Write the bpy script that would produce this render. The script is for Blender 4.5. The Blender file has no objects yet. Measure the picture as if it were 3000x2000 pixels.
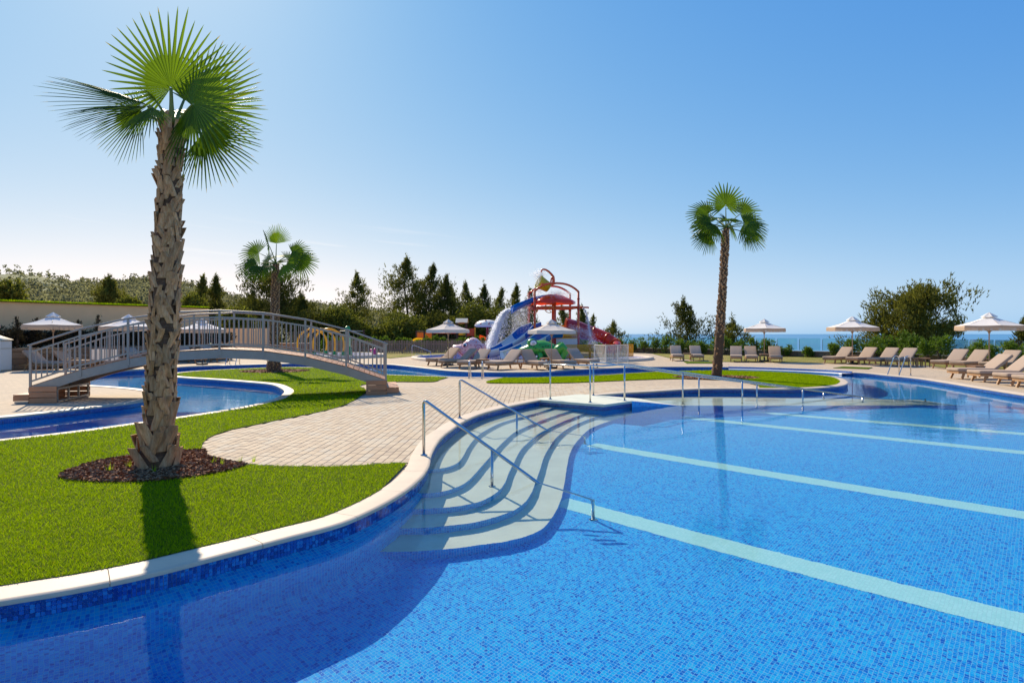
import bpy, bmesh, math, random
import numpy as np
from mathutils import Vector, Matrix
from mathutils import geometry as mgeo
from mathutils import noise as mnoise

rnd = random.Random(7)
nrs = np.random.RandomState(7)
RAD = math.radians
S = bpy.context.scene
COL = S.collection

# ------------------------------------------------------------------ camera
H = 1.65            # eye height above the paving
F = 1750.0          # focal length in photo pixels (21 mm on 36 mm)
CX, HY = 1500.0, 978.0
cam = bpy.data.objects.new('camera', bpy.data.cameras.new('camera'))
COL.objects.link(cam)
cam.location = (0, 0, H)
cam.rotation_euler = (RAD(90), 0, 0)
cam.data.sensor_width = 36
cam.data.lens = 21.0
cam.data.shift_y = -22.0 / 3000.0
cam.data.clip_start = 0.05
cam.data.clip_end = 200000
S.camera = cam

# ------------------------------------------------------------------ sky and sun
SUN_AZ, SUN_EL = RAD(-30.5), RAD(38.5)
w = bpy.data.worlds.new('World'); S.world = w; w.use_nodes = True
nt = w.node_tree
bg = nt.nodes['Background']
sky = nt.nodes.new('ShaderNodeTexSky'); sky.sky_type = 'NISHITA'; sky.sun_disc = False
sky.sun_elevation = SUN_EL; sky.sun_rotation = SUN_AZ
sky.air_density = 1.0; sky.dust_density = 0.35; sky.ozone_density = 3.0; sky.altitude = 0
# the photograph's grade of the clear sky: deep blue away from the sun, pale near it and at the horizon
EXPO = 0.55
sep = nt.nodes.new('ShaderNodeSeparateColor'); nt.links.new(sky.outputs[0], sep.inputs[0])
cmb = nt.nodes.new('ShaderNodeCombineColor')
def _m(op, a, b):
    q = nt.nodes.new('ShaderNodeMath'); q.operation = op
    nt.links.new(a, q.inputs[0]); q.inputs[1].default_value = b; return q.outputs[0]
v_ = _m('MULTIPLY', _m('POWER', _m('MULTIPLY', sep.outputs[1], 0.1), 0.77), 0.98)
lo_ = _m('MINIMUM', v_, 1.0); hi_ = _m('MAXIMUM', _m('SUBTRACT', v_, 1.0), 0.0)
def _mix(g_, k_, o_):
    q = nt.nodes.new('ShaderNodeMath'); q.operation = 'ADD'
    nt.links.new(_m('MULTIPLY', _m('POWER', lo_, g_), k_), q.inputs[0]); nt.links.new(_m('MULTIPLY', hi_, o_), q.inputs[1])
    return _m('MULTIPLY', q.outputs[0], 10.0 / 2 ** EXPO)
for i, (g_, k_, o_) in enumerate(((2.1, 1.07, 1.0), (1.0, 1.0, .95), (0.24, 0.985, .8))):
    nt.links.new(_mix(g_, k_, o_), cmb.inputs[i])
# a few thin streaks of high cloud low over the left half
tcw = nt.nodes.new('ShaderNodeTexCoord'); spw = nt.nodes.new('ShaderNodeSeparateXYZ'); nt.links.new(tcw.outputs['Generated'], spw.inputs[0])
_az = nt.nodes.new('ShaderNodeMath'); _az.operation = 'ARCTAN2'; nt.links.new(spw.outputs[0], _az.inputs[0]); nt.links.new(spw.outputs[1], _az.inputs[1])
cv = nt.nodes.new('ShaderNodeCombineXYZ'); nt.links.new(_m('MULTIPLY', _az.outputs[0], 5.0), cv.inputs[0])
tilt_ = nt.nodes.new('ShaderNodeMath'); tilt_.operation = 'MULTIPLY_ADD'; nt.links.new(_az.outputs[0], tilt_.inputs[0]); tilt_.inputs[1].default_value = 5.0; nt.links.new(_m('MULTIPLY', spw.outputs[2], 70.0), tilt_.inputs[2])
nt.links.new(tilt_.outputs[0], cv.inputs[1]); cv.inputs[2].default_value = 3.7
cn = nt.nodes.new('ShaderNodeTexNoise'); cn.inputs['Scale'].default_value = 1.0; cn.inputs['Detail'].default_value = 5; cn.inputs['Roughness'].default_value = .5; nt.links.new(cv.outputs[0], cn.inputs['Vector'])
def _sm(x, a, b):
    q = nt.nodes.new('ShaderNodeMapRange'); q.interpolation_type = 'SMOOTHSTEP'; q.inputs[1].default_value = a; q.inputs[2].default_value = b; nt.links.new(x, q.inputs[0]); return q.outputs[0]
def _mul(a, b):
    q = nt.nodes.new('ShaderNodeMath'); q.operation = 'MULTIPLY'; nt.links.new(a, q.inputs[0]); nt.links.new(b, q.inputs[1]); return q.outputs[0]
wisp = _mul(_sm(_az.outputs[0], -.02, -.22), _mul(_mul(_sm(cn.outputs[0], .54, .80), _sm(spw.outputs[2], .055, .085)), _sm(spw.outputs[2], .20, .12)))
mxw = nt.nodes.new('ShaderNodeMix'); mxw.data_type = 'RGBA'; nt.links.new(_m('MULTIPLY', wisp, .75), mxw.inputs[0]); nt.links.new(cmb.outputs[0], mxw.inputs[6])
mxw.inputs[7].default_value = (9.6 / 2 ** EXPO, 9.7 / 2 ** EXPO, 9.9 / 2 ** EXPO, 1)
nt.links.new(mxw.outputs[2], bg.inputs['Color'])
bg.inputs['Strength'].default_value = 0.10
sun = bpy.data.objects.new('sun', bpy.data.lights.new('sun', 'SUN')); COL.objects.link(sun)
sun.data.energy = 4.4; sun.data.angle = RAD(0.5); sun.data.color = (1.0, 0.87, 0.68)
_d = Vector((math.sin(SUN_AZ) * math.cos(SUN_EL), math.cos(SUN_AZ) * math.cos(SUN_EL), math.sin(SUN_EL)))
sun.rotation_euler = _d.to_track_quat('Z', 'Y').to_euler()
sun.data.cycles.is_caustics_light = True      # sunlight refracts through the pool surface
S.view_settings.view_transform = 'Standard'
S.view_settings.look = 'None'
S.view_settings.gamma = 1.0
S.view_settings.use_curve_mapping = False
S.view_settings.exposure = EXPO
S.cycles.max_bounces = 8
S.cycles.transparent_max_bounces = 24
S.cycles.use_denoising = True

# ------------------------------------------------------------------ pixel <-> place
WL = -0.145         # water level
def P(u, v, z=0.0):
    Y = F * (H - z) / (v - HY)
    return Vector(((u - CX) / F * Y, Y, z))
def PY(u, v, Y):
    return Vector(((u - CX) / F * Y, Y, H - (v - HY) / F * Y))
def PW(u, v, z):
    s = P(u, v, WL); r = math.hypot(s.x, s.y)
    sn = r / math.hypot(r, H - WL) / 1.333
    q = (r + (WL - z) * sn / math.sqrt(1 - sn * sn)) / r
    return Vector((s.x * q, s.y * q, z))

# ------------------------------------------------------------------ naming
def tag(o, label=None, cat=None, group=None, kind=None):
    if label: o['label'] = label
    if cat: o['category'] = cat
    if group: o['group'] = group
    if kind: o['kind'] = kind
    return o
def empty(name, loc=(0, 0, 0), rz=0.0):
    o = bpy.data.objects.new(name, None); COL.objects.link(o)
    o.location = loc; o.rotation_euler = (0, 0, rz); o.empty_display_size = 0.2
    return o
CH = {}
def link(name, me, parent=None, loc=None, rot=None):
    o = bpy.data.objects.new(name, me); COL.objects.link(o)
    if parent is not None:
        o.parent = parent; CH.setdefault(parent, []).append(o)
    if loc is not None: o.location = loc
    if rot is not None: o.rotation_euler = rot
    return o
def copy_tree(o, parent=None):
    c = o.copy(); COL.objects.link(c)
    if parent is not None:
        c.parent = parent; CH.setdefault(parent, []).append(c)
    for ch in list(CH.get(o, [])):
        copy_tree(ch, c)
    return c

# ------------------------------------------------------------------ mesh builder
class MB:
    def __init__(s):
        s.v = []; s.f = []; s.m = []; s.uv = {}; s.tone = {}; s.sm = []
    def face(s, idx, mi=0, uv=None, tone=None, sm=False):
        if uv is not None: s.uv[len(s.f)] = uv
        if tone is not None: s.tone[len(s.f)] = tone
        s.f.append(tuple(idx)); s.m.append(mi); s.sm.append(sm)
    def poly(s, pts, mi=0, uv=None, tone=None):
        b = len(s.v); s.v += [tuple(p) for p in pts]
        s.face(range(b, b + len(pts)), mi, uv, tone)
    def box(s, c, d, rot=None, mi=0, tone=None, taper=1.0):
        hx, hy, hz = d[0] / 2, d[1] / 2, d[2] / 2
        M = rot if rot is not None else Matrix.Identity(3)
        if isinstance(M, (int, float)): M = Matrix.Rotation(M, 3, 'Z')
        c = Vector(c); b = len(s.v)
        for z in (-1, 1):
            k = taper if z > 0 else 1.0
            for x, y in ((-1, -1), (1, -1), (1, 1), (-1, 1)):
                s.v.append(tuple(c + M @ Vector((x * hx * k, y * hy * k, z * hz))))
        for q in ((3, 2, 1, 0), (4, 5, 6, 7), (0, 1, 5, 4), (1, 2, 6, 5), (2, 3, 7, 6), (3, 0, 4, 7)):
            s.face([b + i for i in q], mi, None, tone)
    def bar(s, a, b_, wd, ht, mi=0, up=(0, 0, 1), tone=None):
        a = Vector(a); b_ = Vector(b_); x = (b_ - a); L = x.length; x.normalize()
        u = Vector(up); y = u.cross(x)
        if y.length < 1e-5: y = Vector((0, 1, 0)).cross(x)
        y.normalize(); z = x.cross(y)
        M = Matrix((x, y, z)).transposed()
        s.box((a + b_) / 2, (L, wd, ht), M, mi, tone)
    def tube(s, pts, r, n=8, mi=0, cap=True, tone=None):
        pts = [Vector(p) for p in pts]; k = len(pts)
        rs = r if isinstance(r, (list, tuple)) else [r] * k
        b = len(s.v); prev = None
        for i, p in enumerate(pts):
            t = (pts[min(i + 1, k - 1)] - pts[max(i - 1, 0)]).normalized()
            if prev is None:
                a = Vector((0, 0, 1)) if abs(t.z) < .9 else Vector((1, 0, 0))
                x = t.cross(a).normalized()
            else:
                x = prev - t * prev.dot(t)
                if x.length < 1e-6: x = t.orthogonal()
                x.normalize()
            prev = x; y = t.cross(x)
            for j in range(n):
                q = 2 * math.pi * j / n
                s.v.append(tuple(p + (x * math.cos(q) + y * math.sin(q)) * rs[i]))
        for i in range(k - 1):
            for j in range(n):
                j2 = (j + 1) % n
                s.face((b + i * n + j, b + i * n + j2, b + (i + 1) * n + j2, b + (i + 1) * n + j), mi, None, tone, True)
        if cap:
            s.face([b + j for j in range(n)][::-1], mi, None, tone)
            s.face([b + (k - 1) * n + j for j in range(n)], mi, None, tone)
    def lathe(s, prof, n=16, c=(0, 0, 0), mi=0, close=True, sx=1, sy=1, M=None):
        b = len(s.v); c = Vector(c)
        for r, z in prof:
            for j in range(n):
                q = 2 * math.pi * j / n
                p = Vector((r * math.cos(q) * sx, r * math.sin(q) * sy, z))
                if M is not None: p = M @ p
                s.v.append(tuple(c + p))
        for i in range(len(prof) - 1):
            for j in range(n):
                j2 = (j + 1) % n
                s.face((b + i * n + j, b + i * n + j2, b + (i + 1) * n + j2, b + (i + 1) * n + j), mi, None, None, True)
        if close:
            s.face([b + j for j in range(n)][::-1], mi)
            s.face([b + (len(prof) - 1) * n + j for j in range(n)], mi)
    def grid(s, rows, mi=0, uvs=None, closed=False, sm=True, tone=None):
        b = len(s.v); nr = len(rows); nc = len(rows[0])
        for r in rows: s.v += [tuple(p) for p in r]
        for i in range(nr - 1):
            for j in range(nc if closed else nc - 1):
                j2 = (j + 1) % nc
                uv = None
                if uvs is not None:
                    uv = [uvs[i][j], uvs[i][j2], uvs[i + 1][j2], uvs[i + 1][j]]
                m_ = mi(i, j) if callable(mi) else mi
                s.face((b + i * nc + j, b + i * nc + j2, b + (i + 1) * nc + j2, b + (i + 1) * nc + j), m_, uv, tone, sm)
    def ball(s, c, r, n=10, mi=0, M=None):
        if isinstance(r, (int, float)): r = (r, r, r)
        rows = []; c = Vector(c)
        for i in range(n // 2 + 1):
            a = -math.pi / 2 + math.pi * i / (n // 2)
            row = []
            for j in range(n):
                q = 2 * math.pi * j / n
                p = Vector((r[0] * math.cos(a) * math.cos(q), r[1] * math.cos(a) * math.sin(q), r[2] * math.sin(a)))
                if M is not None: p = M @ p
                row.append(c + p)
            rows.append(row)
        s.grid(rows, mi, closed=True)
    def mesh(s, name, mats):
        me = bpy.data.meshes.new(name)
        me.from_pydata(s.v, [], s.f)
        for m in (mats if isinstance(mats, (list, tuple)) else [mats]): me.materials.append(m)
        me.polygons.foreach_set('material_index', s.m)
        me.polygons.foreach_set('use_smooth', s.sm)
        if s.uv:
            ul = me.uv_layers.new(name='UVMap')
            for fi, uv in s.uv.items():
                ls = me.polygons[fi].loop_start
                for k, q in enumerate(uv): ul.data[ls + k].uv = q
        if s.tone:
            at = me.attributes.new('tone', 'FLOAT', 'FACE')
            arr = [0.5] * len(s.f)
            for k, t in s.tone.items(): arr[k] = t
            at.data.foreach_set('value', arr)
        me.update()
        return me
    def build(s, name, mats, parent=None, loc=None, rot=None):
        return link(name, s.mesh(name, mats), parent, loc, rot)

def tri_mesh(name, V, T, mats, tone=None, smooth=False):
    """mesh from numpy arrays: V (n,3), T (m,3) triangles, tone (m)"""
    me = bpy.data.meshes.new(name)
    me.vertices.add(len(V)); me.vertices.foreach_set('co', np.asarray(V, dtype=np.float32).ravel())
    m = len(T); me.loops.add(m * 3); me.loops.foreach_set('vertex_index', np.asarray(T, dtype=np.int32).ravel())
    me.polygons.add(m)
    me.polygons.foreach_set('loop_start', np.arange(0, m * 3, 3, dtype=np.int32))
    me.polygons.foreach_set('loop_total', np.full(m, 3, dtype=np.int32))
    if smooth: me.polygons.foreach_set('use_smooth', np.ones(m, dtype=bool))
    for q in (mats if isinstance(mats, (list, tuple)) else [mats]): me.materials.append(q)
    me.update(calc_edges=True)
    if tone is not None:
        at = me.attributes.new('tone', 'FLOAT', 'FACE'); at.data.foreach_set('value', np.asarray(tone, dtype=np.float32))
    return me

# ------------------------------------------------------------------ curves and polygons
def smooth(pts, step=0.15, closed=False):
    """Catmull-Rom through 2D points, resampled about every step metres"""
    p = [Vector((q[0], q[1])) for q in pts]
    out = []
    n = len(p)
    for i in range(n - 1):
        p0 = p[max(i - 1, 0)]; p1 = p[i]; p2 = p[i + 1]; p3 = p[min(i + 2, n - 1)]
        d = (p2 - p1).length; k = max(1, int(d / step))
        # centripetal-ish tangents scaled by chord
        def tang(a, b, c):
            da = max((b - a).length, 1e-6); dc = max((c - b).length, 1e-6)
            return ((b - a) / da * dc + (c - b) / dc * da) / (da + dc)
        t1 = tang(p0, p1, p2) * d if i > 0 else (p2 - p1)
        t2 = tang(p1, p2, p3) * d if i < n - 2 else (p2 - p1)
        for j in range(k):
            t = j / k; t_2 = t * t; t_3 = t_2 * t
            out.append(p1 * (2 * t_3 - 3 * t_2 + 1) + t1 * (t_3 - 2 * t_2 + t) + p2 * (-2 * t_3 + 3 * t_2) + t2 * (t_3 - t_2))
    out.append(p[-1])
    return out
def inside_np(poly, X, Y):
    """vectorised even-odd test"""
    px = np.array([q[0] for q in poly]); py = np.array([q[1] for q in poly])
    res = np.zeros(X.shape, dtype=bool)
    j = len(px) - 1
    for i in range(len(px)):
        c = ((py[i] > Y) != (py[j] > Y))
        with np.errstate(divide='ignore', invalid='ignore'):
            xi = (px[j] - px[i]) * (Y - py[i]) / (py[j] - py[i]) + px[i]
        res ^= c & (X < xi)
        j = i
    return res
def fill(loops, keep, z, uvrot=None):
    """CDT of closed loops; keep(x, y arrays)->mask for triangle centres. Returns (V, T)"""
    vs = []; es = []
    for lp in loops:
        b = len(vs); n = len(lp)
        vs += [Vector((q[0], q[1])) for q in lp]
        es += [(b + i, b + (i + 1) % n) for i in range(n)]
    v, e, f, *_ = mgeo.delaunay_2d_cdt(vs, es, [], 0, 1e-5)
    V = np.array([(q[0], q[1], z) for q in v]); T = np.array([t for t in f if len(t) == 3])
    c = V[T].mean(axis=1)
    k = keep(c[:, 0], c[:, 1])
    T = T[k]
    a = V[T]; nz = np.cross(a[:, 1] - a[:, 0], a[:, 2] - a[:, 0])[:, 2]
    T[nz < 0] = T[nz < 0][:, ::-1]
    return V, T
def sheet(name, mats, loops, keep, z, parent=None, uv=None):
    V, T = fill(loops, keep, z)
    me = tri_mesh(name, V, T, mats)
    if uv is not None:
        ul = me.uv_layers.new(name='UVMap')
        co = V[T.ravel()]; c_, s_ = math.cos(uv), math.sin(uv)
        q = np.stack([co[:, 0] * c_ + co[:, 1] * s_, -co[:, 0] * s_ + co[:, 1] * c_], 1)
        ul.data.foreach_set('uv', q.astype(np.float32).ravel())
    return link(name, me, parent)
# ------------------------------------------------------------------ materials
class NT:
    def __init__(s, name):
        s.m = bpy.data.materials.new(name); s.m.use_nodes = True
        s.t = s.m.node_tree; s.b = s.t.nodes['Principled BSDF']; s.o = s.t.nodes['Material Output']
    def n(s, t, **k):
        q = s.t.nodes.new(t)
        for a, b in k.items():
            if a in q.bl_rna.properties: setattr(q, a, b)
            else: q.inputs[a].default_value = b
        return q
    def l(s, a, b): s.t.links.new(a, b)
    def math(s, op, a, b=None, c=None):
        q = s.t.nodes.new('ShaderNodeMath'); q.operation = op
        for i, x in enumerate((a, b, c)):
            if x is None: continue
            if isinstance(x, (int, float)): q.inputs[i].default_value = x
            else: s.l(x, q.inputs[i])
        return q.outputs[0]
    def mix(s, fac, a, b, mode='MIX'):
        q = s.t.nodes.new('ShaderNodeMix'); q.data_type = 'RGBA'; q.blend_type = mode
        for i, x in ((0, fac), (6, a), (7, b)):
            if isinstance(x, (int, float)): q.inputs[i].default_value = x
            elif isinstance(x, tuple): q.inputs[i].default_value = (*x, 1) if len(x) == 3 else x
            else: s.l(x, q.inputs[i])
        return q.outputs[2]
    def ramp(s, fac, stops, interp='LINEAR'):
        q = s.t.nodes.new('ShaderNodeValToRGB'); r = q.color_ramp; r.interpolation = interp
        while len(r.elements) < len(stops): r.elements.new(0.5)
        for e, (p, c) in zip(r.elements, stops):
            e.position = p; e.color = (*c, 1)
        s.l(fac, q.inputs[0]); return q.outputs[0]
    def coord(s, kind='Object'):
        return s.t.nodes.new('ShaderNodeTexCoord').outputs[kind]
    def noise(s, vec, scale, detail=3, rough=.55, out='Fac'):
        q = s.n('ShaderNodeTexNoise', Scale=scale, Detail=detail, Roughness=rough)
        s.l(vec, q.inputs['Vector']); return q.outputs[out]
    def bump(s, h, strength=.3, dist=.02):
        q = s.n('ShaderNodeBump', Strength=strength, Distance=dist); s.l(h, q.inputs['Height'])
        s.l(q.outputs[0], s.b.inputs['Normal']); return q.outputs[0]
    def attr(s, name):
        q = s.t.nodes.new('ShaderNodeAttribute'); q.attribute_name = name; return q.outputs['Fac']

def sc(c, k): return tuple(min(1, max(0, x * k)) for x in c)
def plain(name, c, rough=.6, metal=0., var=.12, scale=6., bump=0., bscale=60., coat=0., spec=.5, objvar=0.):
    """base colour with soft tonal variation and fine relief"""
    k = NT(name); v = k.coord()
    nz = k.noise(v, scale)
    col = k.mix(nz, sc(c, 1 - var), sc(c, 1 + var))
    if objvar:
        oi = k.t.nodes.new('ShaderNodeObjectInfo')
        col = k.mix(oi.outputs['Random'], k.mix(1.0, col, (1 - objvar,) * 3, 'MULTIPLY'), k.mix(1.0, col, (1 + objvar,) * 3, 'MULTIPLY'))
    k.l(col, k.b.inputs['Base Color'])
    k.b.inputs['Roughness'].default_value = rough; k.b.inputs['Metallic'].default_value = metal
    k.b.inputs['Specular IOR Level'].default_value = spec
    if coat: k.b.inputs['Coat Weight'].default_value = coat; k.b.inputs['Coat Roughness'].default_value = .08
    if bump: k.bump(k.noise(v, bscale, 4), bump, .01)
    return k.m
def wood(name, c1, c2, rough=.6, scale=3., axis=(1, 12, 12)):
    k = NT(name); v = k.coord()
    mp = k.n('ShaderNodeMapping'); mp.inputs['Scale'].default_value = axis; k.l(v, mp.inputs['Vector'])
    oi = k.t.nodes.new('ShaderNodeObjectInfo')
    ad = k.n('ShaderNodeVectorMath', operation='ADD'); k.l(mp.outputs[0], ad.inputs[0]); k.l(oi.outputs['Random'], ad.inputs[1])
    nz = k.noise(ad.outputs[0], scale, 5, .6)
    col = k.ramp(nz, [(.3, c1), (.7, c2)])
    col = k.mix(oi.outputs['Random'], k.mix(1.0, col, (.85,) * 3, 'MULTIPLY'), k.mix(1.0, col, (1.12,) * 3, 'MULTIPLY'))
    k.l(col, k.b.inputs['Base Color']); k.b.inputs['Roughness'].default_value = rough
    k.bump(nz, .25, .01)
    return k.m
def foliage(name, dark, light, transl=.4, rough=.55, extra=None, spec=.3):
    """leaf with light passing through it; tone attribute picks between colours"""
    k = NT(name); t = k.attr('tone')
    stops = [(0., dark), (1., light)]
    if extra: stops = [(0., dark), (.85, light), (1., extra)]
    col = k.ramp(t, stops)
    k.l(col, k.b.inputs['Base Color']); k.b.inputs['Roughness'].default_value = rough
    k.b.inputs['Specular IOR Level'].default_value = spec
    tr = k.n('ShaderNodeBsdfTranslucent')
    k.l(k.mix(1.0, col, (1.15, 1.15, .6), 'MULTIPLY'), tr.inputs['Color'])
    mx = k.n('ShaderNodeMixShader', Fac=transl)
    k.l(k.b.outputs[0], mx.inputs[1]); k.l(tr.outputs[0], mx.inputs[2]); k.l(mx.outputs[0], k.o.inputs['Surface'])
    return k.m
def mosaic(name, stops, grout, pitch=.027, g=.065, rough=.15, bump=.25, ripple=.0):
    """little glass tiles: UV in metres, one colour per tile, recessed joints"""
    k = NT(name); uv = k.coord('UV')
    sx = k.n('ShaderNodeSeparateXYZ'); k.l(uv, sx.inputs[0])
    # sheets of tile are set by hand: joints wander a few millimetres
    w1 = k.noise(uv, 3.3, 1)
    wob = k.math('MULTIPLY', k.math('SUBTRACT', w1, .5), .012)
    a = k.math('DIVIDE', k.math('ADD', sx.outputs[0], wob), pitch); b = k.math('DIVIDE', k.math('ADD', sx.outputs[1], wob), pitch)
    fa = k.math('FRACT', a); fb = k.math('FRACT', b)
    da = k.math('ABSOLUTE', k.math('SUBTRACT', fa, .5)); db = k.math('ABSOLUTE', k.math('SUBTRACT', fb, .5))
    d = k.math('MAXIMUM', da, db)
    joint = k.math('GREATER_THAN', d, .5 - g)
    cb = k.n('ShaderNodeCombineXYZ'); k.l(k.math('FLOOR', a), cb.inputs[0]); k.l(k.math('FLOOR', b), cb.inputs[1])
    wn = k.n('ShaderNodeTexWhiteNoise', noise_dimensions='3D'); k.l(cb.outputs[0], wn.inputs['Vector'])
    col = k.ramp(wn.outputs['Value'], stops)
    big = k.noise(uv, .9, 2)
    col = k.mix(k.math('MULTIPLY', big, .25), col, sc(stops[0][1], .8))
    k.l(k.mix(joint, col, grout), k.b.inputs['Base Color'])
    k.l(k.math('ADD', k.math('MULTIPLY', joint, .5), rough), k.b.inputs['Roughness'])
    k.bump(k.math('SUBTRACT', 1.0, joint), bump, .004)
    return k.m

M = {}
BLUE = [(0., (.001, .11, .54)), (.10, (.001, .22, .70)), (.35, (.001, .35, .82)), (.75, (.002, .46, .88)), (1., (.015, .56, .90))]
M['mosaic'] = mosaic('pool_mosaic', BLUE, (.17, .50, .74))
M['mosaic_wall'] = mosaic('wall_mosaic', [(0., (.004, .03, .20)), (.3, (.006, .06, .33)), (.7, (.01, .10, .45)), (1., (.02, .20, .55))], (.32, .36, .40))
M['mosaic_lane'] = mosaic('lane_mosaic', [(0., (.46, .84, .76)), (1., (.58, .92, .84))], (.40, .70, .65), bump=.1)
M['tile_glaze'] = None
def cream(name, c=(.66, .52, .37)):
    k = NT(name); v = k.coord()
    n1 = k.noise(v, 2.2, 5, .65); n2 = k.noise(v, 26, 4, .7)
    col = k.ramp(n1, [(.25, sc(c, .86)), (.55, c), (.8, sc(c, 1.1))])
    col = k.mix(k.math('MULTIPLY', k.math('GREATER_THAN', n2, .66), .35), col, sc(c, .7))
    oi = k.t.nodes.new('ShaderNodeObjectInfo')
    col = k.mix(oi.outputs['Random'], k.mix(1.0, col, (.93, .93, .93), 'MULTIPLY'), col)
    k.l(col, k.b.inputs['Base Color']); k.b.inputs['Roughness'].default_value = .6
    k.bump(n2, .12, .006); return k.m
M['coping'] = cream('limestone_coping')
M['cream'] = cream('cream_step_tile', (.70, .70, .54))
M['white_ledge'] = cream('white_ledge', (.72, .70, .66))

# pavers
def paver_mat(name, brick):
    k = NT(name); v = k.coord()
    n1 = k.noise(v, 1.1, 4); n2 = k.noise(v, 70, 3, .7)
    if brick:
        br = k.n('ShaderNodeTexBrick', offset=.5, Scale=1.0)
        br.inputs['Mortar Size'].default_value = .004
        br.inputs['Brick Width'].default_value = .24; br.inputs['Row Height'].default_value = .12
        br.inputs['Color1'].default_value = (.57, .43, .27, 1); br.inputs['Color2'].default_value = (.45, .35, .235, 1)
        br.inputs['Mortar'].default_value = (.20, .15, .10, 1)
        mp = k.n('ShaderNodeMapping'); mp.inputs['Rotation'].default_value = (0, 0, RAD(90 + 2.3))
        k.l(v, mp.inputs['Vector']); k.l(mp.outputs[0], br.inputs['Vector'])
        col = br.outputs['Color']
    else:
        col = k.ramp(k.attr('tone'), [(0., (.45, .345, .23)), (.35, (.55, .42, .265)), (.7, (.58, .465, .31)), (1., (.52, .45, .33))])
    col = k.mix(k.math('MULTIPLY', n1, .3), col, (.50, .37, .25))
    col = k.mix(k.math('MULTIPLY', n2, .25), col, (.30, .24, .18))
    k.l(col, k.b.inputs['Base Color']); k.b.inputs['Roughness'].default_value = .85
    k.bump(n2, .3, .006); return k.m
M['paving'] = paver_mat('block_paving', True)
M['paver'] = paver_mat('paver_block', False)

def lawn_mat(name, c1, c2, c3, dry=None):
    k = NT(name); v = k.coord()
    n1 = k.noise(v, 90, 4, .7); n2 = k.noise(v, .8, 3)
    col = k.ramp(n1, [(.3, c1), (.52, c2), (.75, c3)])
    if dry: col = k.mix(k.ramp(n2, [(.35, (0, 0, 0)), (.65, (1, 1, 1))]), col, dry)
    k.l(col, k.b.inputs['Base Color']); k.b.inputs['Roughness'].default_value = .9
    k.b.inputs['Specular IOR Level'].default_value = .1
    k.bump(n1, 1.0, .03); return k.m
M['lawn'] = lawn_mat('turf', (.035, .055, .001), (.10, .15, .001), (.19, .25, .004))
M['dry_lawn'] = lawn_mat('dry_turf', (.10, .12, .015), (.19, .21, .03), (.28, .27, .05), (.34, .26, .09))
M['grass'] = foliage('grass_blade', (.11, .18, .001), (.38, .52, .004), .5, .8, (.42, .36, .04), spec=.05)
def mulch():
    k = NT('bark_mulch'); v = k.coord()
    n1 = k.noise(v, 55, 5, .7)
    k.l(k.ramp(n1, [(.3, (.06, .028, .014)), (.5, (.17, .08, .04)), (.75, (.34, .18, .09))]), k.b.inputs['Base Color'])
    k.b.inputs['Roughness'].default_value = .95; k.bump(n1, 1., .03); return k.m
M['mulch'] = mulch()
M['chip'] = foliage('mulch_chip', (.11, .045, .02), (.48, .23, .11), .0, .9)

def water():
    k = NT('pool_water'); k.t.nodes.remove(k.b)
    g = k.n('ShaderNodeBsdfRefraction', IOR=1.333, Roughness=0.0); g.inputs['Color'].default_value = (.93, .99, 1.0, 1)
    gl = k.n('ShaderNodeBsdfGlossy', Roughness=0.0); fr = k.n('ShaderNodeFresnel', IOR=1.17)   # seen through a polarising filter: weak glare
    v = k.coord(); mp = k.n('ShaderNodeMapping'); mp.inputs['Scale'].default_value = (1, 1.7, 1); k.l(v, mp.inputs['Vector'])
    n1 = k.noise(mp.outputs[0], 1.6, 2, .5); n2 = k.noise(mp.outputs[0], 9, 3, .55)
    b = k.n('ShaderNodeBump', Strength=1.0, Distance=.0032)
    k.l(k.math('ADD', n1, k.math('MULTIPLY', n2, .16)), b.inputs['Height']); k.l(b.outputs[0], g.inputs['Normal']); k.l(b.outputs[0], gl.inputs['Normal']); k.l(b.outputs[0], fr.inputs['Normal'])
    mx = k.n('ShaderNodeMixShader'); k.l(fr.outputs[0], mx.inputs[0]); k.l(g.outputs[0], mx.inputs[1]); k.l(gl.outputs[0], mx.inputs[2])
    k.l(mx.outputs[0], k.o.inputs['Surface']); return k.m
M['water'] = water()
def sea():
    k = NT('sea_water'); v = k.coord()
    n1 = k.noise(v, .02, 4, .6); n2 = k.noise(v, .0012, 4, .6)
    k.l(k.ramp(n2, [(.35, (.02, .15, .34)), (.65, (.045, .22, .38))]), k.b.inputs['Base Color'])
    k.b.inputs['Roughness'].default_value = .28; k.b.inputs['IOR'].default_value = 1.333
    k.bump(n1, .5, 2.); return k.m
M['sea'] = sea()

def metal(name, c, rough, bump=0.):
    return plain(name, c, rough, 1.0, .06, 12, bump, 40)
M['steel'] = metal('polished_steel', (.62, .60, .57), .14)
def galv():
    k = NT('galvanised_steel'); v = k.coord()
    vo = k.n('ShaderNodeTexVoronoi', Scale=22.); k.l(v, vo.inputs['Vector'])
    n1 = k.noise(v, 5, 4)
    col = k.mix(n1, (.27, .24, .20), (.40, .365, .31))
    col = k.mix(k.math('MULTIPLY', vo.outputs['Distance'], .5), col, (.33, .305, .26))
    k.l(col, k.b.inputs['Base Color']); k.b.inputs['Metallic'].default_value = .35; k.b.inputs['Roughness'].default_value = .5
    k.bump(n1, .08, .01); return k.m
M['galv'] = galv()
M['deck_wood'] = wood('composite_decking', (.40, .165, .07), (.56, .26, .12), .55)
M['teak'] = wood('teak', (.30, .15, .06), (.47, .27, .125), .5)
M['table_wood'] = wood('table_teak', (.25, .13, .06), (.38, .21, .10), .55)
M['fence_wood'] = wood('fence_wood', (.27, .165, .12), (.42, .27, .20), .8, 3., (12, 12, 1))
M['brown_post'] = wood('brown_post', (.07, .025, .015), (.12, .045, .03), .6)
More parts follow.
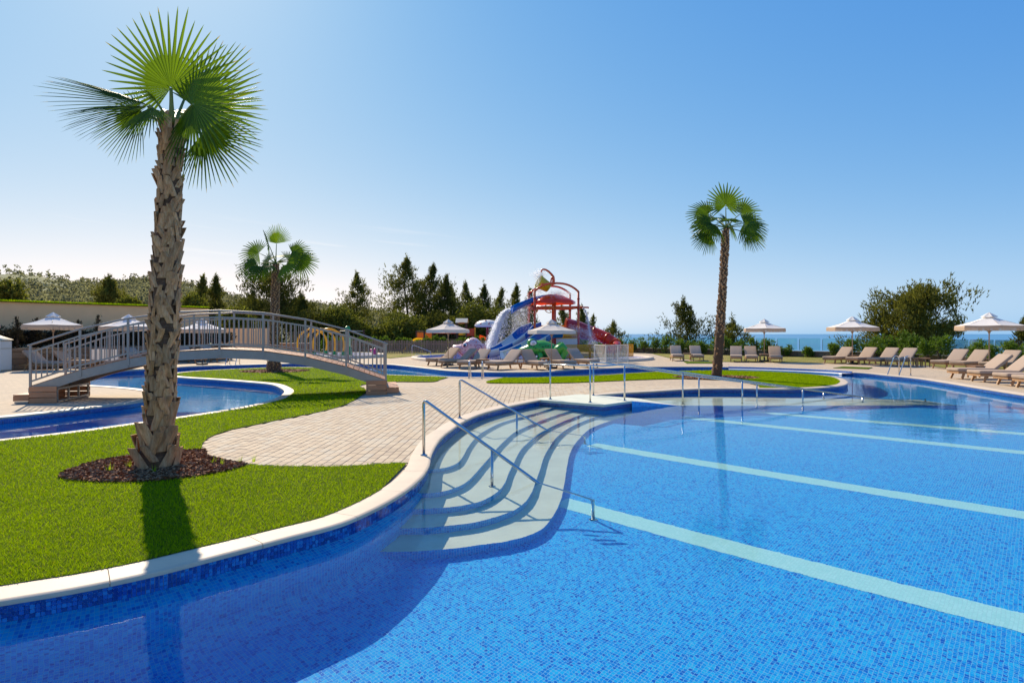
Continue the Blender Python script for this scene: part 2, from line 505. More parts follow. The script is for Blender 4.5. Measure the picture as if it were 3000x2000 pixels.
def fabric(name, c, transl=0., var=.06):
    k = NT(name); v = k.coord()
    n1 = k.noise(v, 4, 3); n2 = k.noise(v, 160, 2)
    col = k.mix(n1, sc(c, 1 - var), sc(c, 1 + var))
    k.l(col, k.b.inputs['Base Color']); k.b.inputs['Roughness'].default_value = .9
    k.b.inputs['Specular IOR Level'].default_value = .15
    h = k.math('ADD', k.math('MULTIPLY', n1, 1.0), k.math('MULTIPLY', n2, .15))
    k.bump(h, .25, .02)
    if transl:
        tr = k.n('ShaderNodeBsdfTranslucent'); k.l(col, tr.inputs['Color'])
        mx = k.n('ShaderNodeMixShader', Fac=transl)
        k.l(k.b.outputs[0], mx.inputs[1]); k.l(tr.outputs[0], mx.inputs[2]); k.l(mx.outputs[0], k.o.inputs['Surface'])
    return k.m
M['cushion'] = fabric('taupe_cushion', (.42, .315, .235))
M['piping'] = fabric('cushion_piping', (.26, .19, .14))
M['canvas'] = fabric('white_canvas', (.90, .84, .76), .25)
M['canvas_grey'] = fabric('grey_canvas', (.74, .66, .56), .22)
M['fringe'] = fabric('beige_fringe', (.62, .46, .33), .35)
M['black'] = plain('black_plastic', (.02, .02, .02), .5)
M['pole_wood'] = plain('parasol_pole', (.40, .27, .18), .45)
M['trunk'] = None
def bark(name, c1, c2, c3, scale=(9, 9, 3)):
    k = NT(name); v = k.coord()
    mp = k.n('ShaderNodeMapping'); mp.inputs['Scale'].default_value = scale; k.l(v, mp.inputs['Vector'])
    n1 = k.noise(mp.outputs[0], 2.5, 6, .7)
    oi = k.t.nodes.new('ShaderNodeObjectInfo')
    col = k.ramp(n1, [(.28, c1), (.5, c2), (.75, c3)])
    col = k.mix(oi.outputs['Random'], k.mix(1.0, col, (.72, .68, .64), 'MULTIPLY'), k.mix(1.0, col, (1.2, 1.12, 1.05), 'MULTIPLY'))
    k.l(col, k.b.inputs['Base Color']); k.b.inputs['Roughness'].default_value = .9
    k.bump(n1, .8, .02); return k.m
M['palm_fibre'] = bark('palm_fibre', (.05, .026, .013), (.13, .07, .036), (.24, .14, .075), (6, 6, 20))
M['boot'] = bark('palm_leaf_base', (.22, .10, .04), (.52, .29, .135), (.74, .50, .29), (14, 14, 3))
M['bark'] = bark('pine_bark', (.03, .02, .014), (.08, .055, .04), (.15, .11, .085))
M['frond'] = foliage('palm_leaf', (.022, .06, .002), (.17, .27, .006), .48, .35, (.55, .34, .05))
M['petiole'] = plain('palm_stalk', (.16, .20, .03), .45, var=.2)
M['pine'] = foliage('pine_needles', (.06, .065, .012), (.26, .25, .055), .45, .7, spec=.1)
M['pine_dark'] = foliage('pine_needles_dark', (.04, .045, .010), (.17, .175, .04), .42, .7, spec=.1)
M['bush'] = foliage('bush_leaves', (.06, .07, .012), (.26, .27, .05), .45, .6, spec=.15)
M['hill_leaves'] = foliage('hazed_hill_leaves', (.17, .165, .125), (.34, .325, .235), .5, .9, spec=.0)  # haze mixed into the leaf colours: paler, greyer, low in contrast
M['oleander'] = foliage('oleander_leaves', (.04, .085, .008), (.20, .30, .035), .45, .45)
M['dark_shrub'] = foliage('dark_shrub_leaves', (.018, .015, .009), (.075, .06, .03), .2, .7)
M['beige_wall'] = plain('beige_render', (.84, .53, .27), .9, var=.10, scale=1.6, bump=.2, bscale=30)
def stone(name, c1, c2, c3):
    k = NT(name); v = k.coord(); oi = k.t.nodes.new('ShaderNodeObjectInfo')
    n1 = k.noise(v, 9, 5, .65)
    col = k.ramp(oi.outputs['Random'], [(0., c1), (.5, c2), (1., c3)])
    col = k.mix(k.math('MULTIPLY', n1, .6), col, sc(c1, .6))
    k.l(col, k.b.inputs['Base Color']); k.b.inputs['Roughness'].default_value = .9; k.bump(n1, .6, .03); return k.m
M['stone'] = stone('wall_stone', (.20, .12, .07), (.30, .20, .12), (.40, .30, .20))
M['mortar'] = plain('mortar', (.22, .16, .11), .95, bump=.4)
M['white_paint'] = plain('white_paint', (.78, .73, .63), .5, var=.04)
M['cream_paint'] = plain('cream_paint', (.62, .53, .38), .5, var=.05)
def gloss(name, c, rough=.25, tr=0.):
    mt = plain(name, c, rough, 0, .1, 2.5, .04, 30, coat=.3)
    if tr:   # moulded plastic and thin panels glow when the sun is behind them
        t = mt.node_tree; b = t.nodes['Principled BSDF']; q = t.nodes.new('ShaderNodeBsdfTranslucent'); q.inputs[0].default_value = (*c, 1)
        mx = t.nodes.new('ShaderNodeMixShader'); mx.inputs[0].default_value = tr
        t.links.new(b.outputs[0], mx.inputs[1]); t.links.new(q.outputs[0], mx.inputs[2]); t.links.new(mx.outputs[0], t.nodes['Material Output'].inputs['Surface'])
    return mt
M['red'] = gloss('red_paint', (.66, .085, .012)); M['dark_red'] = gloss('dark_red_plastic', (.40, .035, .025), .25, .2)
M['tube_red'] = gloss('red_slide_plastic', (.78, .06, .015), .2, .35)
M['orange'] = gloss('orange_plastic', (.80, .26, .01), .3, .4); M['yellow'] = gloss('yellow_plastic', (.80, .47, .01), .3, .35)
M['olive_yellow'] = gloss('olive_yellow_plastic', (.62, .54, .012), .3, .35)
M['slide_blue'] = gloss('blue_fibreglass', (.004, .13, .50), .2, .15); M['slide_white'] = gloss('white_fibreglass', (.66, .67, .64), .2)
M['slide_cream'] = gloss('cream_fibreglass', (.58, .56, .44), .2); M['slide_teal'] = gloss('teal_blue_fibreglass', (.01, .16, .36), .2)
M['frog'] = gloss('green_fibreglass', (.05, .34, .03), .3); M['frog_dark'] = gloss('dark_green_paint', (.006, .06, .008), .4)
M['pink'] = gloss('pink_fibreglass', (.74, .44, .42), .3); M['pink_deep'] = gloss('deep_pink_paint', (.50, .10, .11), .35)
M['magenta'] = gloss('magenta_plastic', (.48, .03, .18)); M['green'] = gloss('green_plastic', (.02, .26, .05))
M['mint'] = gloss('mint_plastic', (.25, .52, .30)); M['eye_white'] = gloss('eye_white', (.78, .78, .76), .15)
M['eye_grey'] = gloss('eye_grey', (.30, .30, .30), .2); M['eye_black'] = gloss('eye_black', (.01, .01, .012), .12); M['eye_blue'] = gloss('eye_blue', (.12, .28, .45), .12)
M['lilac'] = plain('wet_lilac_pad', (.56, .56, .70), .12, var=.1)
def glass(name, c, fac=.25):
    """clear sheet: passes light straight through, mirrors at a slant"""
    k = NT(name); k.t.nodes.remove(k.b)
    tr = k.n('ShaderNodeBsdfTransparent'); tr.inputs[0].default_value = (*c, 1)
    gl = k.n('ShaderNodeBsdfGlossy', Roughness=.03)
    fr = k.n('ShaderNodeFresnel', IOR=1.45)
    mx = k.n('ShaderNodeMixShader'); k.l(k.math('MINIMUM', fr.outputs[0], .6), mx.inputs[0]); k.l(tr.outputs[0], mx.inputs[1]); k.l(gl.outputs[0], mx.inputs[2])
    k.l(mx.outputs[0], k.o.inputs['Surface']); return k.m
M['glass'] = glass('fence_glass', (.80, .92, .90))
def panel_clear():
    k = NT('wet_clear_panel'); v = k.coord()
    mp = k.n('ShaderNodeMapping'); mp.inputs['Scale'].default_value = (14, 14, 1.2); k.l(v, mp.inputs['Vector'])
    n1 = k.noise(mp.outputs[0], 2.2, 4)
    tr = k.n('ShaderNodeBsdfTransparent'); tr.inputs[0].default_value = (.93, .95, .95, 1)
    k.b.inputs['Base Color'].default_value = (.7, .68, .66, 1); k.b.inputs['Roughness'].default_value = .3
    mx = k.n('ShaderNodeMixShader'); k.l(k.ramp(n1, [(.35, (.10,) * 3), (.7, (.50,) * 3)]), mx.inputs[0])
    k.l(tr.outputs[0], mx.inputs[1]); k.l(k.b.outputs[0], mx.inputs[2]); k.l(mx.outputs[0], k.o.inputs['Surface']); return k.m
M['clear_panel'] = panel_clear()
def spray():
    k = NT('falling_water_drops'); k.b.inputs['Base Color'].default_value = (.92, .95, .98, 1); k.b.inputs['Roughness'].default_value = .25
    tr = k.n('ShaderNodeBsdfTranslucent'); tr.inputs[0].default_value = (.95, .97, 1, 1)
    tp = k.n('ShaderNodeBsdfTransparent')
    m1 = k.n('ShaderNodeMixShader', Fac=.55); k.l(k.b.outputs[0], m1.inputs[1]); k.l(tr.outputs[0], m1.inputs[2])
    m2 = k.n('ShaderNodeMixShader', Fac=.3); k.l(m1.outputs[0], m2.inputs[1]); k.l(tp.outputs[0], m2.inputs[2])
    k.l(m2.outputs[0], k.o.inputs['Surface']); return k.m
M['spray'] = spray()
def terrain_mat():
    k = NT('hillside_ground'); v = k.coord()
    n1 = k.noise(v, .03, 5, .6); n2 = k.noise(v, .4, 4, .7)
    col = k.ramp(n1, [(.35, (.14, .145, .06)), (.55, (.27, .26, .11)), (.75, (.36, .32, .17))])
    k.l(k.mix(k.math('MULTIPLY', n2, .5), col, (.09, .10, .05)), k.b.inputs['Base Color'])
    k.b.inputs['Roughness'].default_value = 1.; k.bump(n2, .8, .4); return k.m
M['terrain'] = terrain_mat()
# ================================================================== pool outline (land always on the left)
def px(l, z=0.0): return [P(u, v, z).xy for u, v in l]
seg_main = smooth([(-5.0, -.6), (-5.5, 1.0), (-5.0, 2.25)] + px([(0, 1759), (212.6, 1724), (425, 1680.5), (638, 1627), (850, 1572),
    (1000, 1531.7), (1085, 1495.6), (1170, 1448.8), (1229.6, 1402), (1255, 1368), (1263, 1333.7), (1274.5, 1308), (1295, 1280),
    (1325.5, 1255.9), (1356, 1235.5), (1407, 1212.5), (1471, 1194.6), (1534.7, 1180.6), (1582, 1171.6)]), .10)
C2, C3, C4 = px([(1768.6, 1186.2), (1851, 1175), (1738, 1158)])
seg_back = smooth([C4] + px([(1827, 1150.4), (1900, 1146.4), (2037.8, 1138.6), (2175, 1137.5), (2300, 1138.6), (2412, 1134.6),
    (2466, 1129), (2483, 1122.6), (2478, 1113), (2446, 1103.5), (2385, 1096.6), (2303.6, 1090.8), (2216.8, 1086.9), (2115, 1084.7), (2003, 1086),
    (1941, 1088), (1900, 1089.8), (1827, 1094), (1741, 1100), (1637.8, 1102.7), (1500, 1105.5), (1438, 1105), (1317.8, 1103), (1250, 1100.6),
    (1136, 1096.5), (1040, 1085), (944.7, 1077), (850, 1074.6), (776.5, 1076.4), (695, 1080), (593, 1085), (520, 1091), (493, 1095), (483, 1097.5),
    (488, 1100), (510, 1103), (638, 1111.5), (723, 1118), (787, 1124), (821, 1135), (833, 1145.5), (823, 1157), (787, 1173), (723, 1188), (638, 1203),
    (510, 1222), (417, 1235), (212.7, 1262.5), (0, 1286)]) + [(-10.6, 8.1), (-12.6, 8.3), (-13.3, 9.8), (-12.2, 11.4)] +
    px([(0, 1222), (127.6, 1209), (255, 1194.4), (383, 1179.5), (425, 1172), (462, 1163), (474, 1153), (455, 1145), (421, 1139.5), (340, 1132), (259, 1126.5), (225, 1119), (222, 1110),
    (262, 1097), (347, 1086.3), (420, 1082), (509, 1076), (654, 1069.8), (756, 1066.7), (900, 1063.7), (1022, 1065.4), (1142.7, 1067), (1180, 1070.5), (1249, 1078), (1317.8, 1085),
    (1386.6, 1088.5), (1472.7, 1089.6), (1580, 1088.5), (1706.6, 1081), (1810, 1077), (1900, 1074.2), (2000, 1073.6), (2134, 1074.4), (2300, 1079), (2400, 1083), (2497, 1088.6)]), .16)
seg_right = smooth(px([(2498, 1089), (2558, 1093.8), (2600, 1098.3), (2686, 1107), (2772, 1119.5), (2858, 1133.5), (2944, 1147), (3000, 1155.5)]) +
    [(13.3, 12.5), (12.8, 7.5), (11.5, 3.0), (8.0, -.5), (3.0, -1.9), (-2.0, -1.9)], .15)
RING = seg_main + [C2, C3] + seg_back + seg_right
def dedupe(r, e=.02):
    o = [r[0]]
    for q in r[1:]:
        if (q - o[-1]).length > e: o.append(q)
    if (o[0] - o[-1]).length < e: o.pop()
    return o
RING = dedupe(RING)
RN = len(RING)
def normals(r):
    out = []
    n = len(r)
    for i in range(n):
        a = r[i - 1]; b = r[i]; c = r[(i + 1) % n]
        d1 = (b - a).normalized(); d2 = (c - b).normalized()
        n1 = Vector((-d1.y, d1.x)); n2 = Vector((-d2.y, d2.x))
        m = n1 + n2
        m = m / max(m.length, 1e-6)
        k = 1 / max(.55, m.dot(n1))
        out.append(m * k)
    return out
RNORM = normals(RING)
def near_i(pt): return min(range(RN), key=lambda i: (RING[i] - pt).length)
iC1 = near_i(px([(1582, 1171.6)])[0]); iC2 = near_i(C2); iC3 = near_i(C3); iC4 = near_i(C4)
iW0 = near_i(px([(2134, 1074.4)])[0]); iW1 = near_i(px([(2497, 1088.6)])[0])

LAND = [(-46, -9), (34, -9), (34, 20), (28.5, 30), (26.0, 41.5), (12.0, 54.5), (6, 61), (-46, 61)]
inW = lambda x, y: inside_np(RING, x, y)
inL = lambda x, y: inside_np(LAND, x, y)

# ---- ground sheet with the pool cut out
ground = sheet('paving', M['paving'], [RING, [Vector(q) for q in LAND]], lambda x, y: inL(x, y) & ~inW(x, y), -.012)
tag(ground, 'block paving round the pools', kind='structure')

# ---- pool floor, wall and water
FLOOR = -1.20
LANE = RAD(-41.5)
floor = sheet('pool_floor', M['mosaic'], [RING], lambda x, y: inW(x, y), FLOOR, uv=LANE)
tag(floor, 'blue glass mosaic floor of the pool', kind='structure')

def ring_len():
    s = [0.0]
    for i in range(RN): s.append(s[-1] + (RING[(i + 1) % RN] - RING[i]).length)
    return s
RS = ring_len()
def pocket(i):
    """how far the wall is cut back under the coping just below the water (added so refracted sunlight reaches the floor), metres"""
    if i >= iC1: return 0.0
    return .40 * max(0., min(1., (RS[iC1] - RS[i] - .8) / 1.2)) * min(1., RS[i] / 1.5)
prof = [(.025, -.03), (.025, -.1444), (.026, -.128), (1.02, -.127), (1.025, -.150), (.025, -.465), (.025, -.95), (.005, -1.05), (-.05, -1.13), (-.13, -1.18), (-.24, -1.205)]
mb = MB(); rows = []; uvs = []
plen = [0., .12, .121, .122, .123, .435, .92, 1.02, 1.12, 1.21, 1.32]
for k, (o, z) in enumerate(prof):
    oo = lambda i: (o - 1 + pocket(i % RN) if o > 1 else o)
    rows.append([(RING[i % RN].x + RNORM[i % RN].x * oo(i), RING[i % RN].y + RNORM[i % RN].y * oo(i), z) for i in range(RN + 1)])
    uvs.append([(RS[i], -plen[k]) for i in range(RN + 1)])
mb.grid(rows, lambda i, j: 0, uvs=uvs)
WRING = [RING[i] + RNORM[i] * (.03 + pocket(i)) for i in range(RN)]  # sheet runs on under the coping into the added undercut, for refracted sunlight
wt = sheet('water', M['water'], [WRING], lambda x, y: inside_np(WRING, x, y), WL)
for p_ in wt.data.polygons: p_.use_smooth = True
tag(wt, 'clear calm pool water', kind='structure')
wt.cycles.is_caustics_caster = True
pool_wall = mb.build('pool_wall', [M['mosaic']])
tag(pool_wall, 'blue mosaic pool wall', kind='structure')

# ---- waterline band: real tiles, the ones nearest the lens one by one
TS = .0274; TG = .0035
tone_ramp = [(0., (.003, .03, .20)), (.3, (.005, .055, .30)), (.6, (.008, .10, .42)), (.85, (.012, .15, .46)), (1., (.03, .24, .55))]
def tile_mat():
    k = NT('waterline_tile')
    k.l(k.ramp(k.attr('tone'), tone_ramp), k.b.inputs['Base Color']); k.b.inputs['Roughness'].default_value = .12
    return k.m
M['tile'] = tile_mat()
mb = MB(); rows = []; us = []
for o, z in ((.014, -.030), (.014, -.034), (.014, -.1440), (.024, -.1443)):
    rows.append([(RING[i % RN].x + RNORM[i % RN].x * o, RING[i % RN].y + RNORM[i % RN].y * o, z) for i in range(RN + 1)])
    us.append([(RS[i], z) for i in range(RN + 1)])
mb.grid(rows, 0, uvs=us)
band = mb.build('waterline_band', [M['mosaic_wall']])
tag(band, 'grouted waterline band under the coping', kind='structure')
def ring_at(s):
    s %= RS[-1]
    lo, hi = 0, RN
    while hi - lo > 1:
        m = (lo + hi) // 2
        if RS[m] <= s: lo = m
        else: hi = m
    t = (s - RS[lo]) / max(1e-6, RS[lo + 1] - RS[lo])
    a = RING[lo]; b = RING[(lo + 1) % RN]
    return a.lerp(b, t), RNORM[lo].lerp(RNORM[(lo + 1) % RN], t)
tile_me = []
for k in range(6):
    t = MB(); t.box((0, 0, 0), (TS - TG, .006, TS - TG), tone=(k + .5) / 6); tile_me.append(t.mesh('tile', M['tile']))
smb = MB(); ntile = 0
s0 = RS[near_i(px([(0, 1759)])[0])] - .35
s1 = RS[iC1]
cand = []
k = 0
while s0 + k * TS < s1:
    s = s0 + (k + .5) * TS; p, n_ = ring_at(s)
    for r in range(4):
        cand.append((p, n_, r, (k * 7 + r * 13)))
    k += 1
cand.sort(key=lambda c: c[0].length if c[0].x / max(c[0].y, .1) > -.88 else 1e9)
for p, n_, r, h in cand:
    tone = rnd.random() ** 1.2
    z = -.0335 - (r + .5) * TS
    q = Vector((p.x + n_.x * .0145, p.y + n_.y * .0145, z))
    ang = math.atan2(n_.y, n_.x) - math.pi / 2
    if ntile < 300 and r < 5:
        o = link('tile', tile_me[min(5, int(tone * 6))], band, q, (0, 0, ang)); ntile += 1
    else:
        smb.box(q, (TS - TG, .006, TS - TG), ang, tone=tone)
o = smb.build('tile_rows', M['tile'], band); o['kind'] = 'stuff'

# ---- coping: one stone after another
cop = empty('pool_coping'); tag(cop, 'pale limestone coping round the pools', kind='structure')
CW = .27
cprof = [(.012, -.040), (.002, -.036), (-.004, -.022), (-.002, -.006), (.012, .004), (.03, .006), (CW, .006), (CW, -.03)]
i = 0
skip = lambda i: (iC1 <= i < iC4) or (iW0 <= i < iW1)
def stone_mesh(a, b):
    rows = []
    for i in range(a, b + 1):
        p = RING[i % RN]; n_ = RNORM[i % RN]
        if i == a: d = (RING[(i + 1) % RN] - p).normalized() * .0025
        elif i == b: d = (RING[(i - 1) % RN] - p).normalized() * .0025
        else: d = Vector((0, 0))
        rows.append([(p.x + n_.x * o + d.x, p.y + n_.y * o + d.y, z) for o, z in cprof])
    m = MB(); m.grid(rows, 0, sm=True)
    nc = len(cprof); nr = len(rows)
    m.face(list(range(nc))[::-1]); m.face([(nr - 1) * nc + j for j in range(nc)])
    me = m.mesh('coping_stone', M['coping']); me.set_sharp_from_angle(angle=RAD(40))
    return me
while i < RN:
    if skip(i): i += 1; continue
    j = i; d = 0
    far = RING[i].length > 16
    lim = (2.0 if far else .95) * (.9 + .2 * rnd.random())
    while j < RN and d < lim and not skip(j):
        d += (RING[(j + 1) % RN] - RING[j]).length; j += 1
    link('coping_stone', stone_mesh(i, j), cop)
    i = j
# mortar bed under the stones
mb = MB(); rows = []
for o, z in ((.02, -.045), (.02, -.008), (CW - .01, -.008)):
    rows.append([(RING[i % RN].x + RNORM[i % RN].x * o, RING[i % RN].y + RNORM[i % RN].y * o, z) for i in range(RN + 1)])
mb.grid(rows)
mb.build('mortar_bed', M['mortar'], cop)

# ---- overflow weir on the far side of the channel
mb = MB(); rows = []; us = []
for o, z in ((.30, .004), (.0, .004), (-.02, -.0), (-.02, -.085)):
    rows.append([(RING[i].x + RNORM[i].x * o, RING[i].y + RNORM[i].y * o, z) for i in range(iW0, iW1 + 1)])
    us.append([(RS[i], z - o) for i in range(iW0, iW1 + 1)])
mb.grid(rows, 0, uvs=us)
weir = mb.build('weir_wall', M['mosaic_wall']); tag(weir, 'tiled overflow weir', kind='structure')
mb = MB(); rows = []
for o, z in ((0, -.075), (-.42, -.075), (-.44, -.09), (-.44, -.125), (-.40, -.13)):
    rows.append([(RING[i].x + RNORM[i].x * o, RING[i].y + RNORM[i].y * o, z) for i in range(iW0, iW1 + 1)])
mb.grid(rows)
o = mb.build('weir_ledge', M['white_ledge']); tag(o, 'white ledge of the overflow weir', kind='structure')
mb = MB(); rows = []; us = []
for o, z in ((-.41, -.12), (-.41, -1.2)):
    rows.append([(RING[i].x + RNORM[i].x * o, RING[i].y + RNORM[i].y * o, z) for i in range(iW0, iW1 + 1)])
    us.append([(RS[i], z) for i in range(iW0, iW1 + 1)])
mb.grid(rows, 0, uvs=us)
weir_face = mb.build('weir_face', M['mosaic']); tag(weir_face, 'blue mosaic face under the weir', kind='structure')

# ---- lane bands on the floor
lanes = [((1640, 1468), (3000, 1823.5)), ((1733, 1302), (3000, 1507.5)), ((2000, 1221), (3000, 1325)), ((2195, 1205), (3000, 1270.5))]
pool_rx = []
for a, b in lanes:
    A = PW(*a, FLOOR + .004); B = PW(*b, FLOOR + .004)
    d = (B - A).normalized()
    n_ = Vector((-d.y, d.x, 0)) * .172
    E_ = B + d * 5
    L = (E_ - A).length
    m = MB(); m.poly([A - n_, E_ - n_, E_ + n_, A + n_], 0, [(0, 0), (L, 0), (L, .344), (0, .344)])
    o = m.build('lane_line', M['mosaic_lane']); tag(o, 'pale aqua mosaic lane line on the pool floor', kind='structure')
    pool_rx.append(o)

# ---- entry steps: five broad curved treads
edges = [
 [(1262, 1374.5), (1305, 1369), (1328, 1361.7), (1343, 1353), (1352, 1342.6), (1369, 1313), (1381.6, 1295), (1407, 1270), (1432.7, 1254.6), (1471, 1236.7), (1534.7, 1219), (1585.7, 1204.8), (1618, 1195)],
 [(1225, 1445), (1267, 1443), (1305, 1437), (1330.6, 1429), (1356, 1418), (1376.5, 1402.6), (1394, 1384.7), (1412, 1364), (1432.7, 1341), (1455.6, 1313), (1478.6, 1290), (1509, 1264.8), (1547, 1247), (1598.5, 1226.5), (1650, 1209), (1690, 1198)],
 [(1200, 1490.8), (1277.5, 1487.8), (1354, 1480), (1405, 1468.6), (1438, 1453), (1461, 1436.7), (1479, 1413.8), (1489, 1388), (1507, 1352), (1527, 1315.8), (1550, 1292.9), (1583, 1267), (1650, 1234), (1720, 1208)],
 [(1175, 1546.6), (1252, 1545), (1328.6, 1537.5), (1405, 1526), (1469, 1508), (1507, 1492.9), (1532.7, 1475), (1553, 1449.5), (1568, 1413.8), (1581, 1378), (1593, 1340), (1612, 1305), (1640, 1272), (1680.6, 1245.5), (1723, 1228), (1775, 1212)],
 [(1138, 1615.3), (1252, 1612.8), (1328.6, 1606), (1405, 1596), (1481.6, 1584.7), (1545, 1569), (1583.7, 1551.5), (1609, 1526), (1632, 1490), (1645, 1457), (1652.6, 1421), (1660, 1372), (1676, 1313.5), (1697.6, 1283.8), (1731.6, 1254), (1787, 1232.7), (1830, 1220)]]
steps = empty('pool_steps'); tag(steps, 'cream curved entry steps with blue risers', kind='structure')
back_close = px([(1700, 1170), (1590, 1150), (1420, 1170), (1290, 1215), (1215, 1290), (1150, 1400)])
STEP_Z = [-.245, -.435, -.625, -.815, -1.005]
for k, e in enumerate(edges):
    z = STEP_Z[k]
    line = smooth([PW(u, v, z).xy for u, v in e], .06)
    # carry both ends on into the walls
    dl = (line[0] - line[2]).normalized(); dr = (line[-1] - line[-3]).normalized()
    line = [line[0] + dl * .5] + line + [line[-1] + dr * .6]
    loop = line + back_close
    zb = STEP_Z[k + 1] if k < 4 else FLOOR
    V, T = fill([loop], lambda x, y: inside_np(loop, x, y), z)
    me = tri_mesh('tread', V, T, M['cream']); o = link('tread', me, steps); pool_rx.append(o)
    m = MB(); rows = [[], [], []]; us = [[], [], []]; s = 0
    for i, p in enumerate(line):
        if i: s += (p - line[i - 1]).length
        rows[0].append((p.x, p.y, z)); rows[1].append((p.x, p.y, z - .02)); rows[2].append((p.x, p.y, zb))
        for q, zz in zip(us, (z, z - .02, zb)): q.append((s, zz))
    m.grid(rows, 0, uvs=us)
    o = m.build('riser', M['mosaic'], steps); pool_rx.append(o)

# ---- platform and wading ramp with handrails
m = MB()
c1 = RING[iC1]
top = [c1, C2, C3, C4]
tv = [c1 + Vector((-.10, .35))] + [Vector(q) for q in top] + [C4 + Vector((-.3, .30))]
m.poly([(q.x, q.y, .008) for q in tv][::-1])
if m.v: pass
for a, b in zip(tv[1:4], tv[2:5]):
    m.poly([(a.x, a.y, .008), (b.x, b.y, .008), (b.x, b.y, -.045), (a.x, a.y, -.045)])
plat = m.build('ramp_platform', M['cream']); tag(plat, 'cream stone platform at the head of the wading ramp', kind='structure')
near_l = [C3, Vector((3.9, 14.93)), Vector((6.0, 15.2)), Vector((8.5, 15.5)), Vector((11.9, 15.9))]
far_l = [C4, Vector((3.2, 16.5)), Vector((5.4, 17.25)), Vector((8.3, 17.3)), Vector((11.7, 17.2))]
def rz(x): return -.004 if x < 2.95 else max(-1.15, -.004 - (x - 2.95) * .122)
m = MB()
nl = smooth(near_l, .4); fl = smooth(far_l, .4); K = 24
def samp(l, t):
    f = t * (len(l) - 1); i = min(int(f), len(l) - 2); return l[i].lerp(l[i + 1], f - i)
rows = [[], []]
ru = [[], []]
for i in range(K + 1):
    t = i / K; a = samp(nl, t); b = samp(fl, t); z = rz((a.x + b.x) / 2 + .25)
    if i == 0: z = .006
    rows[0].append((b.x, b.y, z)); rows[1].append((a.x, a.y, z))
m.grid(rows, 0, sm=False)
ramp_top = m.build('wading_ramp', M['cream']); tag(ramp_top, 'cream wading ramp sloping under water', kind='structure')
m = MB()
side = [rows[1], [(p[0], p[1], FLOOR) for p in rows[1]]]
m.grid(side, 0, uvs=[[(p[0], p[2]) for p in r] for r in side], sm=False)
side = [[(p[0], p[1], FLOOR) for p in rows[0]], rows[0]]
m.grid(side, 0, uvs=[[(p[0], p[2]) for p in r] for r in side], sm=False)
e = [rows[1][-1], rows[0][-1]]
m.poly([e[0], e[1], (e[1][0], e[1][1], FLOOR), (e[0][0], e[0][1], FLOOR)], 0, [(0, 0), (1.5, 0), (1.5, .2), (0, .2)])
ramp_side = m.build('ramp_side', M['mosaic']); tag(ramp_side, 'blue mosaic side of the wading ramp', kind='structure')
pool_rx += [floor, pool_wall, ramp_top, ramp_side, weir_face, band]
for o in pool_rx: o.cycles.is_caustics_receiver = True

# ================================================================== lawns and planting beds
def offset_ring(a, b, d):
    return [RING[i % RN] + RNORM[i % RN] * d for i in range(a, b + 1)]
G = .26
iL0 = near_i(px([(1193, 1440)])[0])      # where paving meets coping at the front
# front lawn: from coping at the left foreground to the paving edge, back along the channel coping
iA = near_i(px([(1180, 1443)])[0])
iWedge0 = near_i(px([(1317.8, 1103)])[0]); iFarEnd = near_i(Vector((-10.6, 8.1)))
front_c = offset_ring(3, iA, G)
pave_edge = smooth(px([(1193.5, 1357), (1100, 1361), (1000, 1367), (880, 1367), (765, 1364.6), (690, 1358), (640, 1348), (605, 1337), (592, 1318), (592, 1303), (608, 1286), (659, 1264.6), (744, 1245.5),
    (850.7, 1224), (935.8, 1207), (1000, 1190), (1034, 1175.3), (1055, 1162), (1072, 1147), (1069, 1139), (1055, 1131.6), (1068, 1126), (1110, 1121.5), (1165.5, 1118.3), (1215, 1118.8), (1263.7, 1118.5), (1290, 1112), (1314, 1105)]), .12)
back_c = offset_ring(near_i(px([(1310, 1103)])[0]), iFarEnd, G)
LAWN1 = front_c + pave_edge + back_c
# island lawn right of the crossing
iI0 = near_i(px([(2234, 1138)])[0]); iI1 = near_i(px([(1470, 1105)])[0])
LAWN2 = offset_ring(iI0, iI1, G) + smooth(px([(1472, 1107.5), (1436, 1122), (1540, 1122.3), (1638, 1121.8), (1760, 1117.5), (1850.7, 1113.6), (2000, 1109.6), (2060, 1109.6), (2141, 1113), (2190, 1122), (2230, 1131.5)]), .2)
FARLAWN = [P(u, v).xy for u, v in [(760, 1049.5), (850, 1042), (1000, 1039), (1105, 1046), (1143, 1049.5), (1200, 1044), (1290, 1037.5), (1400, 1034), (1500, 1032), (1800, 1030), (1900, 1033), (1930, 1041), (1962, 1049), (2040, 1054.5), (2115, 1059.5),
    (2300, 1061.5), (2500, 1064), (2690, 1068), (2760, 1076), (2900, 1092), (3000, 1106)]] + [Vector((26.5, 22)), Vector((33, 20)), Vector((28.5, 30)), Vector((26.0, 41.5)), Vector((12.0, 54.5)), Vector((6, 61)), Vector((-20, 61)), Vector((-19, 45))]
lawns = []
for nm, lp, mt, z in (('lawn', LAWN1, 'lawn', .010), ('lawn', LAWN2, 'lawn', .010), ('dry_lawn', FARLAWN, 'dry_lawn', .006)):
    o = sheet(nm, M[mt], [lp], (lambda l: lambda x, y: inside_np(l, x, y))(lp), z)
    tag(o, 'mown lawn' if nm == 'lawn' else 'dry lawn strip behind the pools', kind='structure'); lawns.append(o)
